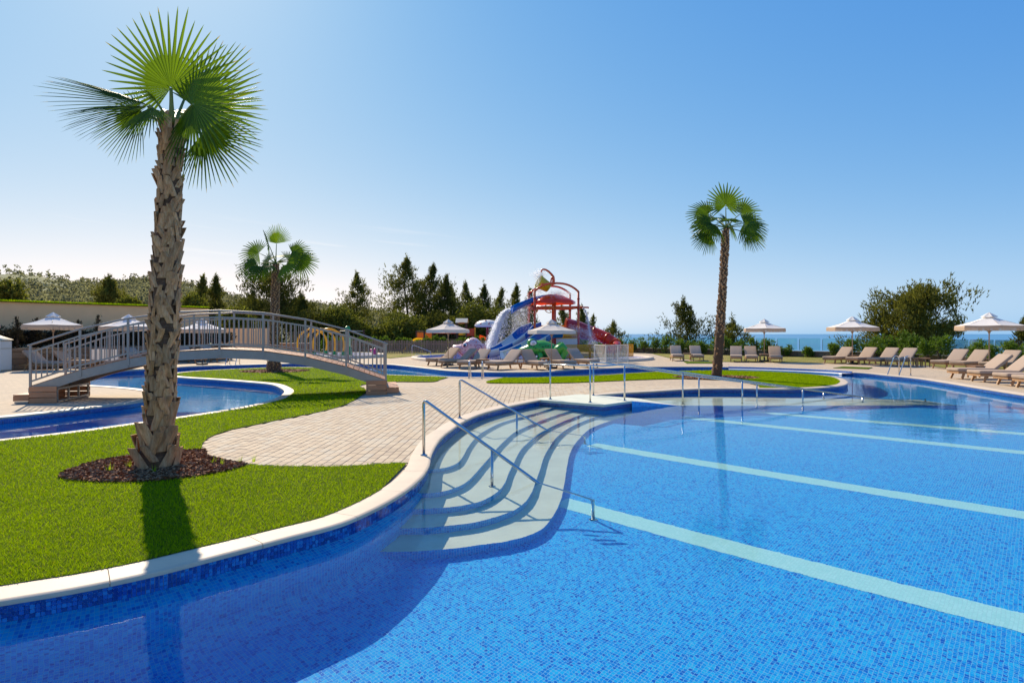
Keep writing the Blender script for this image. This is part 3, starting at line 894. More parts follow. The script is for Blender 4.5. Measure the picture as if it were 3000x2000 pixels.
# mulch beds
BED = smooth(px([(172, 1401), (180, 1393), (215, 1378), (260, 1363), (320, 1349), (395, 1338), (460, 1331), (520, 1326), (570, 1323), (593, 1322), (604, 1338), (640, 1349), (690, 1359), (726, 1366), (690, 1377), (638, 1389), (552.7, 1402), (480, 1410), (425, 1414.8), (350, 1417), (297, 1417), (235, 1413), (190, 1408), (172, 1401)]), .08)[:-1]
def ellipse(c, a, b, n=36, j=.06):
    return [Vector((c[0] + a * math.cos(2 * math.pi * i / n) * (1 + j * rnd.uniform(-1, 1)), c[1] + b * math.sin(2 * math.pi * i / n) * (1 + j * rnd.uniform(-1, 1)))) for i in range(n)]
p2 = P(802, 1088); p3 = P(2098, 1107)
BED2 = ellipse((p2.x, p2.y + .1), 1.45, 1.25); BED3 = ellipse((p3.x, p3.y + .1), 1.55, 1.0)
def bed(lp, labels):
    V, T = fill([lp], lambda x, y: inside_np(lp, x, y), .016)
    o = link('mulch_bed', tri_mesh('mulch_bed', V, T, M['mulch'])); tag(o, labels, kind='structure'); return o
beds = [bed(BED, 'bark mulch round the nearest palm'), bed(BED2, 'bark mulch round the far left palm'), bed(BED3, 'bark mulch round the right palm')]

# ---- mulch chips
def chips(lp, n, size):
    xs = [q[0] for q in lp]; ys = [q[1] for q in lp]
    X = nrs.uniform(min(xs), max(xs), n); Y = nrs.uniform(min(ys), max(ys), n)
    k = inside_np(lp, X, Y); X = X[k]; Y = Y[k]; m = len(X)
    a = nrs.uniform(0, 6.28, m); L = size * nrs.uniform(.5, 1.6, m); w_ = L * nrs.uniform(.2, .5, m); tz = nrs.uniform(-.5, .5, m)
    hmp = nrs.uniform(.014, .045, m)
    c, s = np.cos(a), np.sin(a)
    A = np.stack([X - c * L, Y - s * L, hmp - tz * L * .5], 1); B = np.stack([X + c * L, Y + s * L, hmp + tz * L * .5], 1)
    C = np.stack([X - s * w_, Y + c * w_, hmp + .012], 1)
    D = np.stack([X + s * w_, Y - c * w_, hmp - .004], 1)
    V = np.stack([A, B, C, D], 1).reshape(-1, 3); i = np.arange(m) * 4
    T = np.concatenate([np.stack([i, i + 1, i + 2], 1), np.stack([i + 1, i, i + 3], 1)])
    t = nrs.rand(m); return V, T, np.concatenate([t, t])
V, T, t = chips(BED, 26000, .022)
o = link('bark_chips', tri_mesh('bark_chips', V, T, M['chip'], t)); tag(o, 'loose bark chips on the mulch bed', kind='stuff')
for lp in (BED2, BED3):
    V, T, t = chips(lp, 3500, .05)
    o = link('bark_chips', tri_mesh('bark_chips', V, T, M['chip'], t)); tag(o, 'loose bark chips on the mulch bed', kind='stuff')

# ---- grass blades, thick near the lens and thinning with distance
def blades(lp, n, keep=None, ymax=30., hgt=.030, excl=()):
    xs = [q[0] for q in lp]; ys = [q[1] for q in lp]
    x0, x1, y0, y1 = min(xs), max(xs), max(2.5, min(ys)), min(ymax, max(ys))
    # depth density ~ 1/Y^2
    U = nrs.rand(n); Y = 1 / (1 / y0 + U * (1 / y1 - 1 / y0))
    X = nrs.uniform(max(x0, -14), min(x1, 14), n)
    k = inside_np(lp, X, Y) & (np.abs(X) < Y * .95 + .3)
    for e in excl: k &= ~inside_np(e, X, Y)
    X = X[k]; Y = Y[k]; m = len(X)
    s = np.clip(Y / 5.5, .8, 3.5)
    a = nrs.uniform(0, 6.28, m); w_ = .0028 * s; h = hgt * nrs.uniform(.55, 1.15, m) * np.minimum(1.25, .8 + .2 * s)
    lean = nrs.normal(0, .55, (m, 2)) * h[:, None]
    c, sn = np.cos(a) * w_, np.sin(a) * w_
    z = np.full(m, .008)
    A = np.stack([X - c, Y - sn, z], 1); B = np.stack([X + c, Y + sn, z], 1); C = np.stack([X + lean[:, 0], Y + lean[:, 1], z + h], 1)
    V = np.stack([A, B, C], 1).reshape(-1, 3); T = np.arange(m * 3).reshape(-1, 3)
    patch = .5 + .5 * np.sin(X * 2.1 + np.sin(Y * 1.7) * 2) * np.sin(Y * 2.6 + X * .7)
    tone = np.clip(.12 + .62 * nrs.rand(m) + .1 * patch + (nrs.rand(m) > .965) * .5, 0, 1)
    return V, T, tone
for lp, n, ex in ((LAWN1, 900000, (BED, BED2)), (LAWN2, 260000, (BED3,))):
    V, T, t = blades(lp, n, excl=ex)
    o = link('grass', tri_mesh('grass', V, T, M['grass'], t)); tag(o, 'short turf blades', kind='stuff')
# a few weeds in the bark
V = []; T = []; tn = []
for cx_, cy_ in [(-4.65, 7.25), (-4.75, 7.05), (-3.75, 7.5), (-3.45, 7.55), (-3.6, 7.4), (-4.2, 7.0), (-3.3, 7.62)]:
    for j in range(9):
        a = rnd.uniform(0, 6.28); h = rnd.uniform(.05, .13); dx, dy = math.cos(a), math.sin(a)
        b = len(V); V += [(cx_ + dx * .02 - dy * .004, cy_ + dy * .02 + dx * .004, .02), (cx_ + dx * .02 + dy * .004, cy_ + dy * .02 - dx * .004, .02), (cx_ + dx * h * .5, cy_ + dy * h * .5, .02 + h)]
        T.append((b, b + 1, b + 2)); tn.append(.8)
o = link('weeds', tri_mesh('weeds', V, T, M['grass'], tn)); tag(o, 'stray grass weeds in the bark', kind='stuff')

# ================================================================== paving blocks
PA = RAD(2.3 * -1)
ca, sa = math.cos(PA), math.sin(PA)
PL, PWd, PG = .24, .12, .005
PLAZA = smooth(px([(1262, 1372), (1230, 1395), (1200, 1420)]), .3) + pave_edge + px([(1314, 1105), (1436, 1122), (1638, 1122), (1850, 1114), (2000, 1110), (2141, 1113), (2240, 1134), (2100, 1138), (1900, 1146), (1738, 1157)]) + [RING[i] for i in range(iC1, near_i(px([(1263, 1340)])[0]), -1)]
cand = []
for gx in range(-75, 90):
    off = rnd.random() * PL
    for gy in range(26, 100):
        lx = gx * PWd; ly = gy * PL + off
        X = lx * ca - ly * sa; Y = lx * sa + ly * ca
        cand.append((X, Y))
cx_ = np.array([c[0] for c in cand]); cy_ = np.array([c[1] for c in cand])
k = inside_np(PLAZA, cx_, cy_) & ~inside_np(RING, cx_, cy_) & (cy_ < 19)
# keep blocks whose far end would poke into the water out
for dx, dy in ((.05, .13), (-.05, .13), (.05, -.13), (-.05, -.13)): k &= ~inside_np(RING, cx_ + dx, cy_ + dy)
pos = sorted(zip(cx_[k], cy_[k]), key=lambda q: q[0] ** 2 + q[1] ** 2)
pav_me = []
def block(m, c, tone, rot, dz=0.0):
    hx, hy = (PWd - PG) / 2, (PL - PG) / 2; b = len(m.v); e = .004
    c = Vector(c)
    cr, sr = math.cos(rot), math.sin(rot)
    for kx, z in ((1, -.04), (1, -.005), (0, 0.)):
        for x, y in ((-1, -1), (1, -1), (1, 1), (-1, 1)):
            lx = x * (hx - (0 if kx else e)); ly = y * (hy - (0 if kx else e))
            m.v.append((c.x + lx * cr - ly * sr, c.y + lx * sr + ly * cr, c.z + z + dz))
    for r in (0, 4):
        for j in range(4):
            j2 = (j + 1) % 4; m.face((b + r + j, b + r + j2, b + r + 4 + j2, b + r + 4 + j), 0, None, tone)
    m.face((b + 8, b + 9, b + 10, b + 11), 0, None, tone)
for j in range(8):
    m = MB(); block(m, (0, 0, 0), (j + .5) / 8, 0); pav_me.append(m.mesh('paver', M['paver']))
m = MB()
for j, (X, Y) in enumerate(pos):
    tone = rnd.random(); dz = rnd.uniform(-.0018, .0018); rot = PA + rnd.uniform(-.006, .006)
    if j < 300: link('paver', pav_me[int(tone * 8)], ground, (X, Y, dz), (0, 0, rot))
    else: block(m, (X, Y, 0), tone, rot, dz)
o = m.build('paver_rows', M['paver'], ground); o['kind'] = 'stuff'
# small turf mats set in the far paving
for q, lab in (([(2002, 1058.3), (2086, 1059.3), (2089, 1064.6), (2012, 1064.4)], 'small green turf mat in the paving beside the slim right palm'), ([(2441, 1077.5), (2470, 1073.6), (2556, 1076.4), (2543, 1081)], 'small green turf mat on the paving in front of the shaded loungers')):
    pts = [P(u, v) for u, v in q]; m = MB()
    c = sum(pts, Vector()) / 4
    m.poly([(p.x, p.y, .012) for p in pts][::1]); m.poly([(p.x, p.y, .012) for p in pts][::-1])
    m = MB(); m.poly([(p.x, p.y, .014) for p in pts]); n4 = len(pts)
    for a in range(4):
        p, r = pts[a], pts[(a + 1) % 4]; m.poly([(p.x, p.y, -.012), (r.x, r.y, -.012), (r.x, r.y, .014), (p.x, p.y, .014)])
    tag(m.build('turf_mat', M['lawn']), lab, 'turf mat')

# ================================================================== land beyond and the sea
def land_h(x, y):
    """height of the ground outside the resort"""
    # signed distance-ish to the resort edge
    inside = -2.0
    hill = 0.0
    # wooded ridge at the left: crest seen between u=0 and u=1000
    az = math.atan2(x, max(y, 1e-3)); r = math.hypot(x, y)
    if y > 20:
        ridge_px = np.interp((az * 57.3), [-60, -41, -39.8, -38.6, -36.5, -34.5, -32.5, -29.5, -27, -24.4, -21.5, -18.5, -15.5, -12.5, -9, -5, 0], [175, 182, 188, 190, 168, 160, 165, 158, 140, 112, 96, 86, 72, 62, 40, 10, -40])
        R0 = 330.0
        zc = ridge_px / F * R0 * math.cos(az)
        t = min(1., max(0., (r - 95) / (R0 - 95)))
        hill = zc * (t ** 1.25) if zc > 0 else zc * t
        if r > R0: hill = max(-26, zc - (r - R0) * .12)
    n_ = mnoise.noise((x * .02, y * .02, 0)) * 3 * min(1, max(0, (r - 110) / 120))
    base = 0
    if az > -.06 or x > 0:   # falls away to the sea at the right
        q = max(0, (x - 8) * .3 + (y - 62) * .22) if y > 20 else max(0, (x - 34) * .3)
        base = -min(27, q)
    return hill + n_ + base
GX = np.concatenate([np.linspace(-700, -60, 65), np.linspace(-55, 60, 47), np.linspace(70, 420, 26)])
GY = np.concatenate([np.linspace(-60, 70, 44), np.linspace(76, 520, 75)])
V = []
for y in GY:
    for x in GX:
        ins = (-44 < x < 32 and -8 < y < 60)
        z = -2.2 if ins else land_h(x, y) - .25
        if not ins and 0 < x < 30 and 40 < y < 66: z = min(z, -1.0)
        V.append((x, y, z))
nx = len(GX); Tq = []
for j in range(len(GY) - 1):
    for i in range(nx - 1):
        a = j * nx + i; Tq += [(a, a + 1, a + nx + 1), (a, a + nx + 1, a + nx)]
hills = link('hillside', tri_mesh('hillside', np.array(V), np.array(Tq), M['terrain'], smooth=True)); tag(hills, 'hillside beyond the resort', kind='structure')
m = MB()
rows = []
for yy in (20, 200, 800, 3000, 12000, 40000, 90000):
    rows.append([(xx, yy, -24.0) for xx in (-90000, -20000, -3000, 0, 600, 3000, 20000, 90000)])
m.grid(rows)
o = m.build('sea', M['sea']); tag(o, 'calm blue sea to the horizon', kind='structure')
# ================================================================== footbridge
BA = Vector((-11.5, 14.25)); BB = Vector((-3.42, 16.2))
bl = (BB - BA).length; bang = math.atan2(BB.y - BA.y, BB.x - BA.x)
BW = 1.75
bridge = empty('footbridge', (BA.x, BA.y, 0), bang)
tag(bridge, 'arched galvanised footbridge with wooden deck crossing the channel', 'bridge')
NSEG = 8
def dz(x): t = x / bl; return .42 + .86 * (1 - (2 * t - 1) ** 2)
pts = [(bl * i / NSEG, dz(bl * i / NSEG)) for i in range(NSEG + 1)]
def zat(x):
    i = min(NSEG - 1, max(0, int(x / bl * NSEG))); (a, za), (b, zb) = pts[i], pts[i + 1]
    return za + (zb - za) * (x - a) / (b - a)
RH = .97
for y, inn in ((0.02, 1), (BW - .02, -1)):
    # stringer: channel with flanges
    m = MB()
    for (a, za), (b, zb) in zip(pts[:-1], pts[1:]):
        m.bar((a - .002, y, za - .14), (b + .002, y, zb - .14), .008, .21)
        m.bar((a - .002, y + inn * .03, za - .040), (b + .002, y + inn * .03, zb - .040), .06, .008)
        m.bar((a - .002, y + inn * .03, za - .242), (b + .002, y + inn * .03, zb - .242), .06, .008)
    m.build('stringer', M['galv'], bridge)
    m = MB(); m.tube([(a, y, za + RH) for a, za in [(-.06, pts[0][1] - .02)] + pts + [(bl + .06, pts[-1][1] - .02)]], .024, 10); m.build('top_rail', M['galv'], bridge)
    m = MB()
    for (a, za), (b, zb) in zip(pts[:-1], pts[1:]): m.bar((a + .02, y, za + RH - .17), (b - .02, y, zb + RH - .17), .03, .04)
    m.build('middle_rail', M['galv'], bridge)
    m = MB()
    for (a, za), (b, zb) in zip(pts[:-1], pts[1:]): m.bar((a + .02, y, za + .10), (b - .02, y, zb + .10), .03, .04)
    m.build('bottom_rail', M['galv'], bridge)
    for a, za in pts:
        m = MB(); m.box((a, y - inn * .012, za + RH / 2 - .06), (.05, .012, RH + .08)); m.box((a, y + inn * .012, za + RH / 2 - .06), (.05, .012, RH + .08))
        m.box((a, y - inn * .012, za - .12), (.07, .014, .12)); m.build('post', M['galv'], bridge)
    for i in range(NSEG):
        a, b = pts[i][0], pts[i + 1][0]
        for k in range(8):
            x = a + (b - a) * (k + 1) / 9
            m = MB(); z0 = zat(x) + .11; z1 = zat(x) + RH - .185
            m.box((x, y, (z0 + z1) / 2), (.022, .022, z1 - z0)); m.build('baluster', M['galv'], bridge)
# cross beams under the deck
for i in range(NSEG + 1):
    m = MB(); a, za = pts[i]; m.box((a + (.06 if i == 0 else -.06), BW / 2, za - .11), (.06, BW - .1, .10)); m.build('cross_beam', M['galv'], bridge)
PLK = .142
npk = int(bl / PLK)
for i in range(npk):
    x = (i + .5) * bl / npk; sl = math.atan2(zat(min(bl, x + .05)) - zat(max(0, x - .05)), .1)
    m = MB(); m.box((0, 0, 0), (bl / npk - .006, BW - .10, .026)); m.build('deck_plank', M['deck_wood'], bridge, (x, BW / 2, zat(x) - .018), (0, -sl, 0))
# boxed ends with steps, steel frames behind them
for end in (0, 1):
    x0, x1 = (0.0, .56) if end == 0 else (bl - .52, bl)
    sx = -1 if end == 0 else 1
    for yy in (-.015, BW + .015):
        for k in range(3):
            m = MB(); m.box(((x0 + x1) / 2, yy, .055 + k * .138), (x1 - x0, .022, .122)); m.build('side_board', M['deck_wood'], bridge)
    xo = x0 - .012 if end == 0 else x1 + .012
    for k in range(3):
        m = MB(); m.box((xo, BW / 2, .055 + k * .138), (.022, BW, .122)); m.build('end_board', M['deck_wood'], bridge)
    # low step
    m = MB(); m.box((xo + sx * .165, BW / 2, .195), (.33, BW + .02, .024)); m.build('step_tread', M['deck_wood'], bridge)
    m = MB(); m.box((xo + sx * .325, BW / 2, .115), (.02, BW, .125)); m.build('step_riser', M['deck_wood'], bridge)
    for yy in (-.0, BW):
        m = MB(); m.box((xo + sx * .16, yy, .115), (.30, .02, .125)); m.build('step_side', M['deck_wood'], bridge)
        m = MB(); m.box((xo + sx * .16, yy, .02), (.28, .03, .04)); m.build('step_frame', M['galv'], bridge)
    # galvanised frame closing the inner side of the box
    fx = x1 - .02 if end == 0 else x0 + .02
    m = MB(); hh = zat(fx) - .27
    for yy in (.05, .62, 1.15, BW - .05): m.box((fx, yy, hh / 2), (.04, .04, hh))
    m.box((fx, BW / 2, .028), (.038, BW - .06, .04)); m.box((fx, BW / 2, hh - .02), (.038, BW - .06, .04))
    m.build('support_frame', M['galv'], bridge)

# ================================================================== stainless handrails
def handrail(label, rail, posts, r=.021, cat='handrail', group=None):
    """rail: 3D points; posts: list of (foot, top)"""
    base = Vector(posts[0][0])
    t = empty('handrail', base); tag(t, label, cat, group)
    m = MB(); m.tube([Vector(p) - base for p in rail], r, 10); m.build('rail', M['steel'], t)
    for a, b in posts:
        m = MB(); m.tube([Vector(a) - base, Vector(b) - base], r * .95, 10); m.build('post', M['steel'], t)
        m = MB(); m.lathe([(.0, 0.001), (.048, .001), (.048, .010), (.026, .014), (.026, .02)], 14, Vector(a) - base); m.build('flange', M['steel'], t)
    for o in CH[t]: o.cycles.is_caustics_receiver = True
    return t
def bend(a, b, c, r=.07, k=6):
    a, b, c = Vector(a), Vector(b), Vector(c)
    p = b + (a - b).normalized() * r; q = b + (c - b).normalized() * r
    return [p.lerp(b, t / k).lerp(b.lerp(q, t / k), t / k) for t in range(k + 1)]
def step_rail(foot_px, top_v, entry_px, mid_px, midz, label):
    f = P(*foot_px, .006); top = f.copy(); top.z = H - (top_v - HY) / F * f.y
    e = P(*entry_px, WL); d = (e - top); d /= math.hypot(d.x, d.y)
    end = e + d * .72; foot = Vector((end.x, end.y, FLOOR))
    s = -(midz - top.z)
    mp = PW(*mid_px, midz); q = math.hypot(mp.x - f.x, mp.y - f.y)
    mid = top + d * q
    rail = [f + Vector((0, 0, .02))] + bend(f, top, end) + bend(top, end, foot) + [foot]
    t = handrail(label, rail, [((mid.x, mid.y, midz + .002), mid), (foot, end), (f, f + Vector((0, 0, .1)))])
    return t
step_rail((1241.5, 1333), 1170, (1575, 1413), (1444, 1423), STEP_Z[2], 'stainless handrail over the pool steps, nearest the camera')
step_rail((1346.7, 1224), 1110, (1602, 1260), (1510, 1271), STEP_Z[2], 'stainless handrail over the pool steps, between the near rail and the platform')
# ramp rails
zt = .88
A0 = P(1593, 1067, zt); A1 = P(1767, 1071.7, zt); A2 = P(1831, 1067.2, zt); E_ = P(2574, 1169, WL)
d = (E_ - A2); d /= math.hypot(d.x, d.y); end = E_ + d * 1.5
def on(a, b, x): t = (x - a.x) / (b.x - a.x); return a.lerp(b, t)
posts = []
for q in ((1612, 1169), (1729, 1178.5)):
    f = P(*q, .009); posts.append((f, (f.x, f.y, zt)))
f = P(1829.7, 1173.3, .009); posts.append((f, (f.x, f.y, zt)))
for X in (4.4, 6.05, 7.8, 9.6):
    tp = on(A2, end, X); posts.append(((tp.x, tp.y, rz(tp.x)), tp))
posts.append(((end.x, end.y, rz(end.x)), end))
handrail('long stainless handrail along the front of the wading ramp', [A0, A1, A2, end], posts, .023)
B0 = P(1728, 1063, zt); B1 = Vector((5.37, 17.16, .42)); B2 = Vector((11.2, 17.3, -.30))
fb = P(1738.5, 1157.8, .009); posts = [(fb, (fb.x, fb.y, zt - .02))]
for X in (5.37, 7.05, 9.0):
    tp = on(B1, B2, X); posts.append(((tp.x, tp.y, rz(tp.x) - .0), tp))
handrail('long stainless handrail along the back of the wading ramp by the island wall', [B0, (B0.x + .35, B0.y + .1, zt), B1, B2], posts, .023)

# pool ladders
def ladder(label, foot_a, foot_b, inward, hgt, drop=.9, wdt=None):
    """two bent rails: feet on the deck, arching over the edge and down into the water"""
    a, b = P(*foot_a), P(*foot_b); base = (a + b) / 2
    t = empty('pool_ladder', base); tag(t, label, 'pool ladder')
    inward = Vector((inward[0], inward[1], 0)).normalized()
    for f in (a, b):
        o = f - base
        p = [o, o + Vector((0, 0, hgt * .72))]
        for k in range(7):
            q = math.pi * k / 6
            p.append(o + inward * (.17 - .17 * math.cos(q)) * 1.0 + Vector((0, 0, hgt * .78 + .16 * math.sin(q))))
        p += [o + inward * .62 + Vector((0, 0, .05)), o + inward * .66 + Vector((0, 0, -.10)), o + inward * .66 + Vector((0, 0, -drop))]
        m = MB(); m.tube(p, .02, 10); m.build('rail', M['steel'], t)
        m = MB(); m.lathe([(0, .008), (.045, .008), (.045, .016), (.024, .02)], 12, o); m.build('flange', M['steel'], t)
    o1 = a - base + inward * .66; o2 = b - base + inward * .66
    for z in (-.3, -.55, -.8):
        m = MB(); m.bar(o1 + Vector((0, 0, z)), o2 + Vector((0, 0, z)), .07, .02); m.build('rung', M['steel'], t)
    for o in CH[t]: o.cycles.is_caustics_receiver = True
ladder('stainless pool ladder at the far corner of the main pool', (2634, 1096.5), (2668, 1099), (-1, -.35), .78)
ladder('stainless ladder into the channel beside the paved crossing', (1374, 1108.5), (1412, 1109.5), (.05, 1), .62)
ladder('stainless ladder into the far channel seen under the footbridge', (673, 1067), (702, 1066.5), (.1, -1), .66)

# ================================================================== loungers
def cushion(m, L, Wd, T, r=.035, n=4, mi=0):
    """soft slab lying on x 0..L, y centred, z 0..T"""
    prof = []
    for cx_, cz_, a0 in ((L - r, r, -90), (L - r, T - r, 0), (r, T - r, 90), (r, r, 180)):
        for k in range(n + 1):
            a = RAD(a0 + 90 * k / n); prof.append((cx_ + r * math.cos(a), cz_ + r * math.sin(a)))
    rows = []
    for y, s in ((-Wd / 2, .80), (-Wd / 2 + .012, .94), (-Wd / 2 + .035, 1), (-Wd / 6, 1.01), (Wd / 6, 1.01), (Wd / 2 - .035, 1), (Wd / 2 - .012, .94), (Wd / 2, .80)):
        rows.append([(L / 2 + (x - L / 2) * (1 - (1 - s) * .12), y, T / 2 + (z - T / 2) * s) for x, z in prof])
    m.grid(rows, mi, closed=True)
    b = len(m.v) - len(prof) * len(rows)
    m.face([b + j for j in range(len(prof))]); m.face([b + (len(rows) - 1) * len(prof) + j for j in range(len(prof))][::-1])
def make_lounger():
    t = empty('sun_lounger')
    Wd = .66; zf = .27
    m = MB()
    for y in (-.31, .31): m.bar((.06, y, zf - .035), (2.05, y, zf - .035), .035, .075)
    m.box((.05, 0, zf - .035), (.035, .66, .075)); m.box((2.06, 0, zf - .035), (.035, .66, .06))
    m.build('frame', M['teak'], t)
    for x, sx in ((.26, -1), (1.72, 1)):
        for y in (-.29, .29):
            q = MB(); q.bar((x, y, zf - .03), (x + sx * .10, y * 1.06, .0), .05, .07, up=(1, 0, 0)); q.build('leg', M['teak'], t)
    for k in range(9):
        q = MB(); q.box((.14 + k * .135, 0, zf + .006), (.07, .60, .014)); q.build('slat', M['teak'], t)
    q = MB(); cushion(q, 1.30, Wd, .115); o = q.build('seat_cushion', M['cushion'], t, (.0, 0, zf + .014))
    ang = RAD(40)
    q = MB()
    for k in range(6): q.box((.10 + k * .12, 0, -.012), (.06, .58, .014))
    q.build('back_slats', M['teak'], t, (1.30, 0, zf + .02), (0, -ang, 0))
    q = MB(); cushion(q, .86, Wd, .115); q.build('back_cushion', M['cushion'], t, (1.30, 0, zf + .016), (0, -ang, 0))
    q = MB(); q.bar((1.72, -.2, zf - .03), (1.80, -.2, zf + .37), .025, .03); q.bar((1.72, .2, zf - .03), (1.80, .2, zf + .37), .025, .03); q.build('back_prop', M['teak'], t)
    return t
LG = 'sun loungers on the pool decks'
lounger0 = make_lounger(); used = [False]
def place(u, v, deg, label, s=1.0):
    o = lounger0 if not used[0] else copy_tree(lounger0)
    used[0] = True
    p = P(u, v)
    o.location = (p.x, p.y, 0); o.rotation_euler = (0, 0, RAD(deg)); o.scale = (s, s, s)
    tag(o, label, 'sun lounger', LG)
    return o
# right foreground row beside the pool wall
place(2788, 1108.5, -4, 'farthest sun lounger of the right front row, behind a small table')
place(2850, 1117, -5, 'second sun lounger of the right front row, just in front of the small table')
place(2927, 1127.5, -5, 'sun lounger at the right frame edge, third from the pool ladder in the front row')
place(2985, 1136, -5, 'nearest sun lounger of all, cut by the right frame edge')
# second row under the rightmost parasol
place(2746, 1079, 24, 'sun lounger at the left end of the pair left of the rightmost parasol pole')
place(2802, 1083, 22, 'sun lounger against the rightmost parasol pole, right one of the touching pair')
place(2888, 1086, 20, 'shaded sun lounger behind the rightmost parasol pole')
# four in the row by the sea fence
place(2425, 1064.6, 30, 'sunlit sun lounger left of the second parasol pole from the right')
place(2494, 1067.2, 30, 'partly shaded sun lounger right of the second parasol from the right')
place(2557, 1069.6, 30, 'fully shaded dark sun lounger third in the row behind the pool ladder')
place(2611, 1071.6, 30, 'half shaded sun lounger beside the pair of small tables behind the pool ladder')
# five seen end on beyond the right palm
place(1987, 1057.4, 80, 'sun lounger facing us at the far row end, left of the slim palm')
place(2047, 1057.8, 80, 'sun lounger facing us just left of the slim palm trunk')
place(2157, 1060.6, 70, 'sun lounger facing us just right of the slim palm trunk')
place(2204, 1061.0, 72, 'sun lounger facing us on the left of the third parasol from the right')
place(2275, 1062.0, 70, 'sun lounger facing us on the right of the third parasol from the right, half shaded')
# seven in front of the splash pool
place(1259, 1071.0, 52, 'sun lounger at the far left of the middle group, left of the grey parasol pole')
place(1292, 1075.8, 36, 'low reclined sun lounger under the left grey parasol, second from left in the middle group')
place(1354, 1081.0, 58, 'sun lounger with half its back in shade, behind the channel ladder')
place(1436, 1083.6, 50, 'sun lounger right of the channel ladder, in front of the blue slide')
place(1596, 1084.2, 116, 'sun lounger with its back to the green frog nose, left of the right grey parasol')
place(1672, 1081.2, 116, 'sun lounger behind the right grey parasol pole, below the frog')
place(1742, 1077.0, 119, 'sun lounger in front of the yellow fence, right end of the middle group')
# left terrace behind the bridge
place(192, 1083.5, 172, 'shaded sun lounger at the far left behind the bridge railing')
place(262, 1078, 168, 'shaded sun lounger behind the bridge railing, left of the white panel')
place(372, 1074, 160, 'shaded sun lounger behind the bridge railing, right of the white panel')
place(450, 1069, 158, 'shaded sun lounger mostly hidden by the near palm trunk')
place(593, 1063.5, 150, 'shaded sun lounger seen under the bridge arch, left one of the two')
place(656, 1061.0, 148, 'shaded sun lounger seen under the bridge arch, right one beside the far ladder')

# small side tables
def make_table():
    t = empty('side_table')
    m = MB()
    for k in range(5): m.box((0, -.20 + k * .10, .45), (.48, .09, .022))
    m.build('table_top', M['table_wood'], t)
    m = MB(); m.box((0, .21, .415), (.44, .02, .05)); m.box((0, -.21, .415), (.44, .02, .05)); m.box((.21, 0, .415), (.02, .40, .05)); m.box((-.21, 0, .415), (.02, .40, .05)); m.build('apron', M['table_wood'], t)
    for x in (-.21, .21):
        for y in (-.21, .21):
            q = MB(); q.box((x, y, .2), (.042, .042, .40)); q.build('leg', M['table_wood'], t)
    return t
table0 = make_table(); tu = [False]
def table(u, v, deg, label):
    o = table0 if not tu[0] else copy_tree(table0); tu[0] = True
    p = P(u, v); o.location = (p.x, p.y, 0); o.rotation_euler = (0, 0, RAD(deg)); tag(o, label, 'side table', 'small side tables between loungers')
for a in ((2682, 1073.5, 30, 'small wooden side table behind the pool ladder, left of a touching pair'), (2704, 1074.3, 30, 'small wooden side table behind the pool ladder, right of a touching pair'),
          (2496, 1063.5, 30, 'small wooden table at the foot of the second parasol from the right'), (2885, 1078, 22, 'small wooden table at the foot of the rightmost parasol'),
          (2864, 1106.5, -4, 'small wooden table between the two farthest loungers of the right front row'), (2014, 1056.5, 75, 'small wooden table left of the slim palm trunk'),
          (2238, 1059, 72, 'small wooden table at the foot of the third parasol from the right'), (1311, 1067, 40, 'small wooden table at the foot of the left grey parasol'),
          (1414, 1080, 50, 'small wooden table behind the channel ladder'), (1600, 1075, 116, 'small wooden table below the chin of the green frog'), (215, 1077, 168, 'small wooden table behind the bridge railing on the left terrace')):
    table(*a)

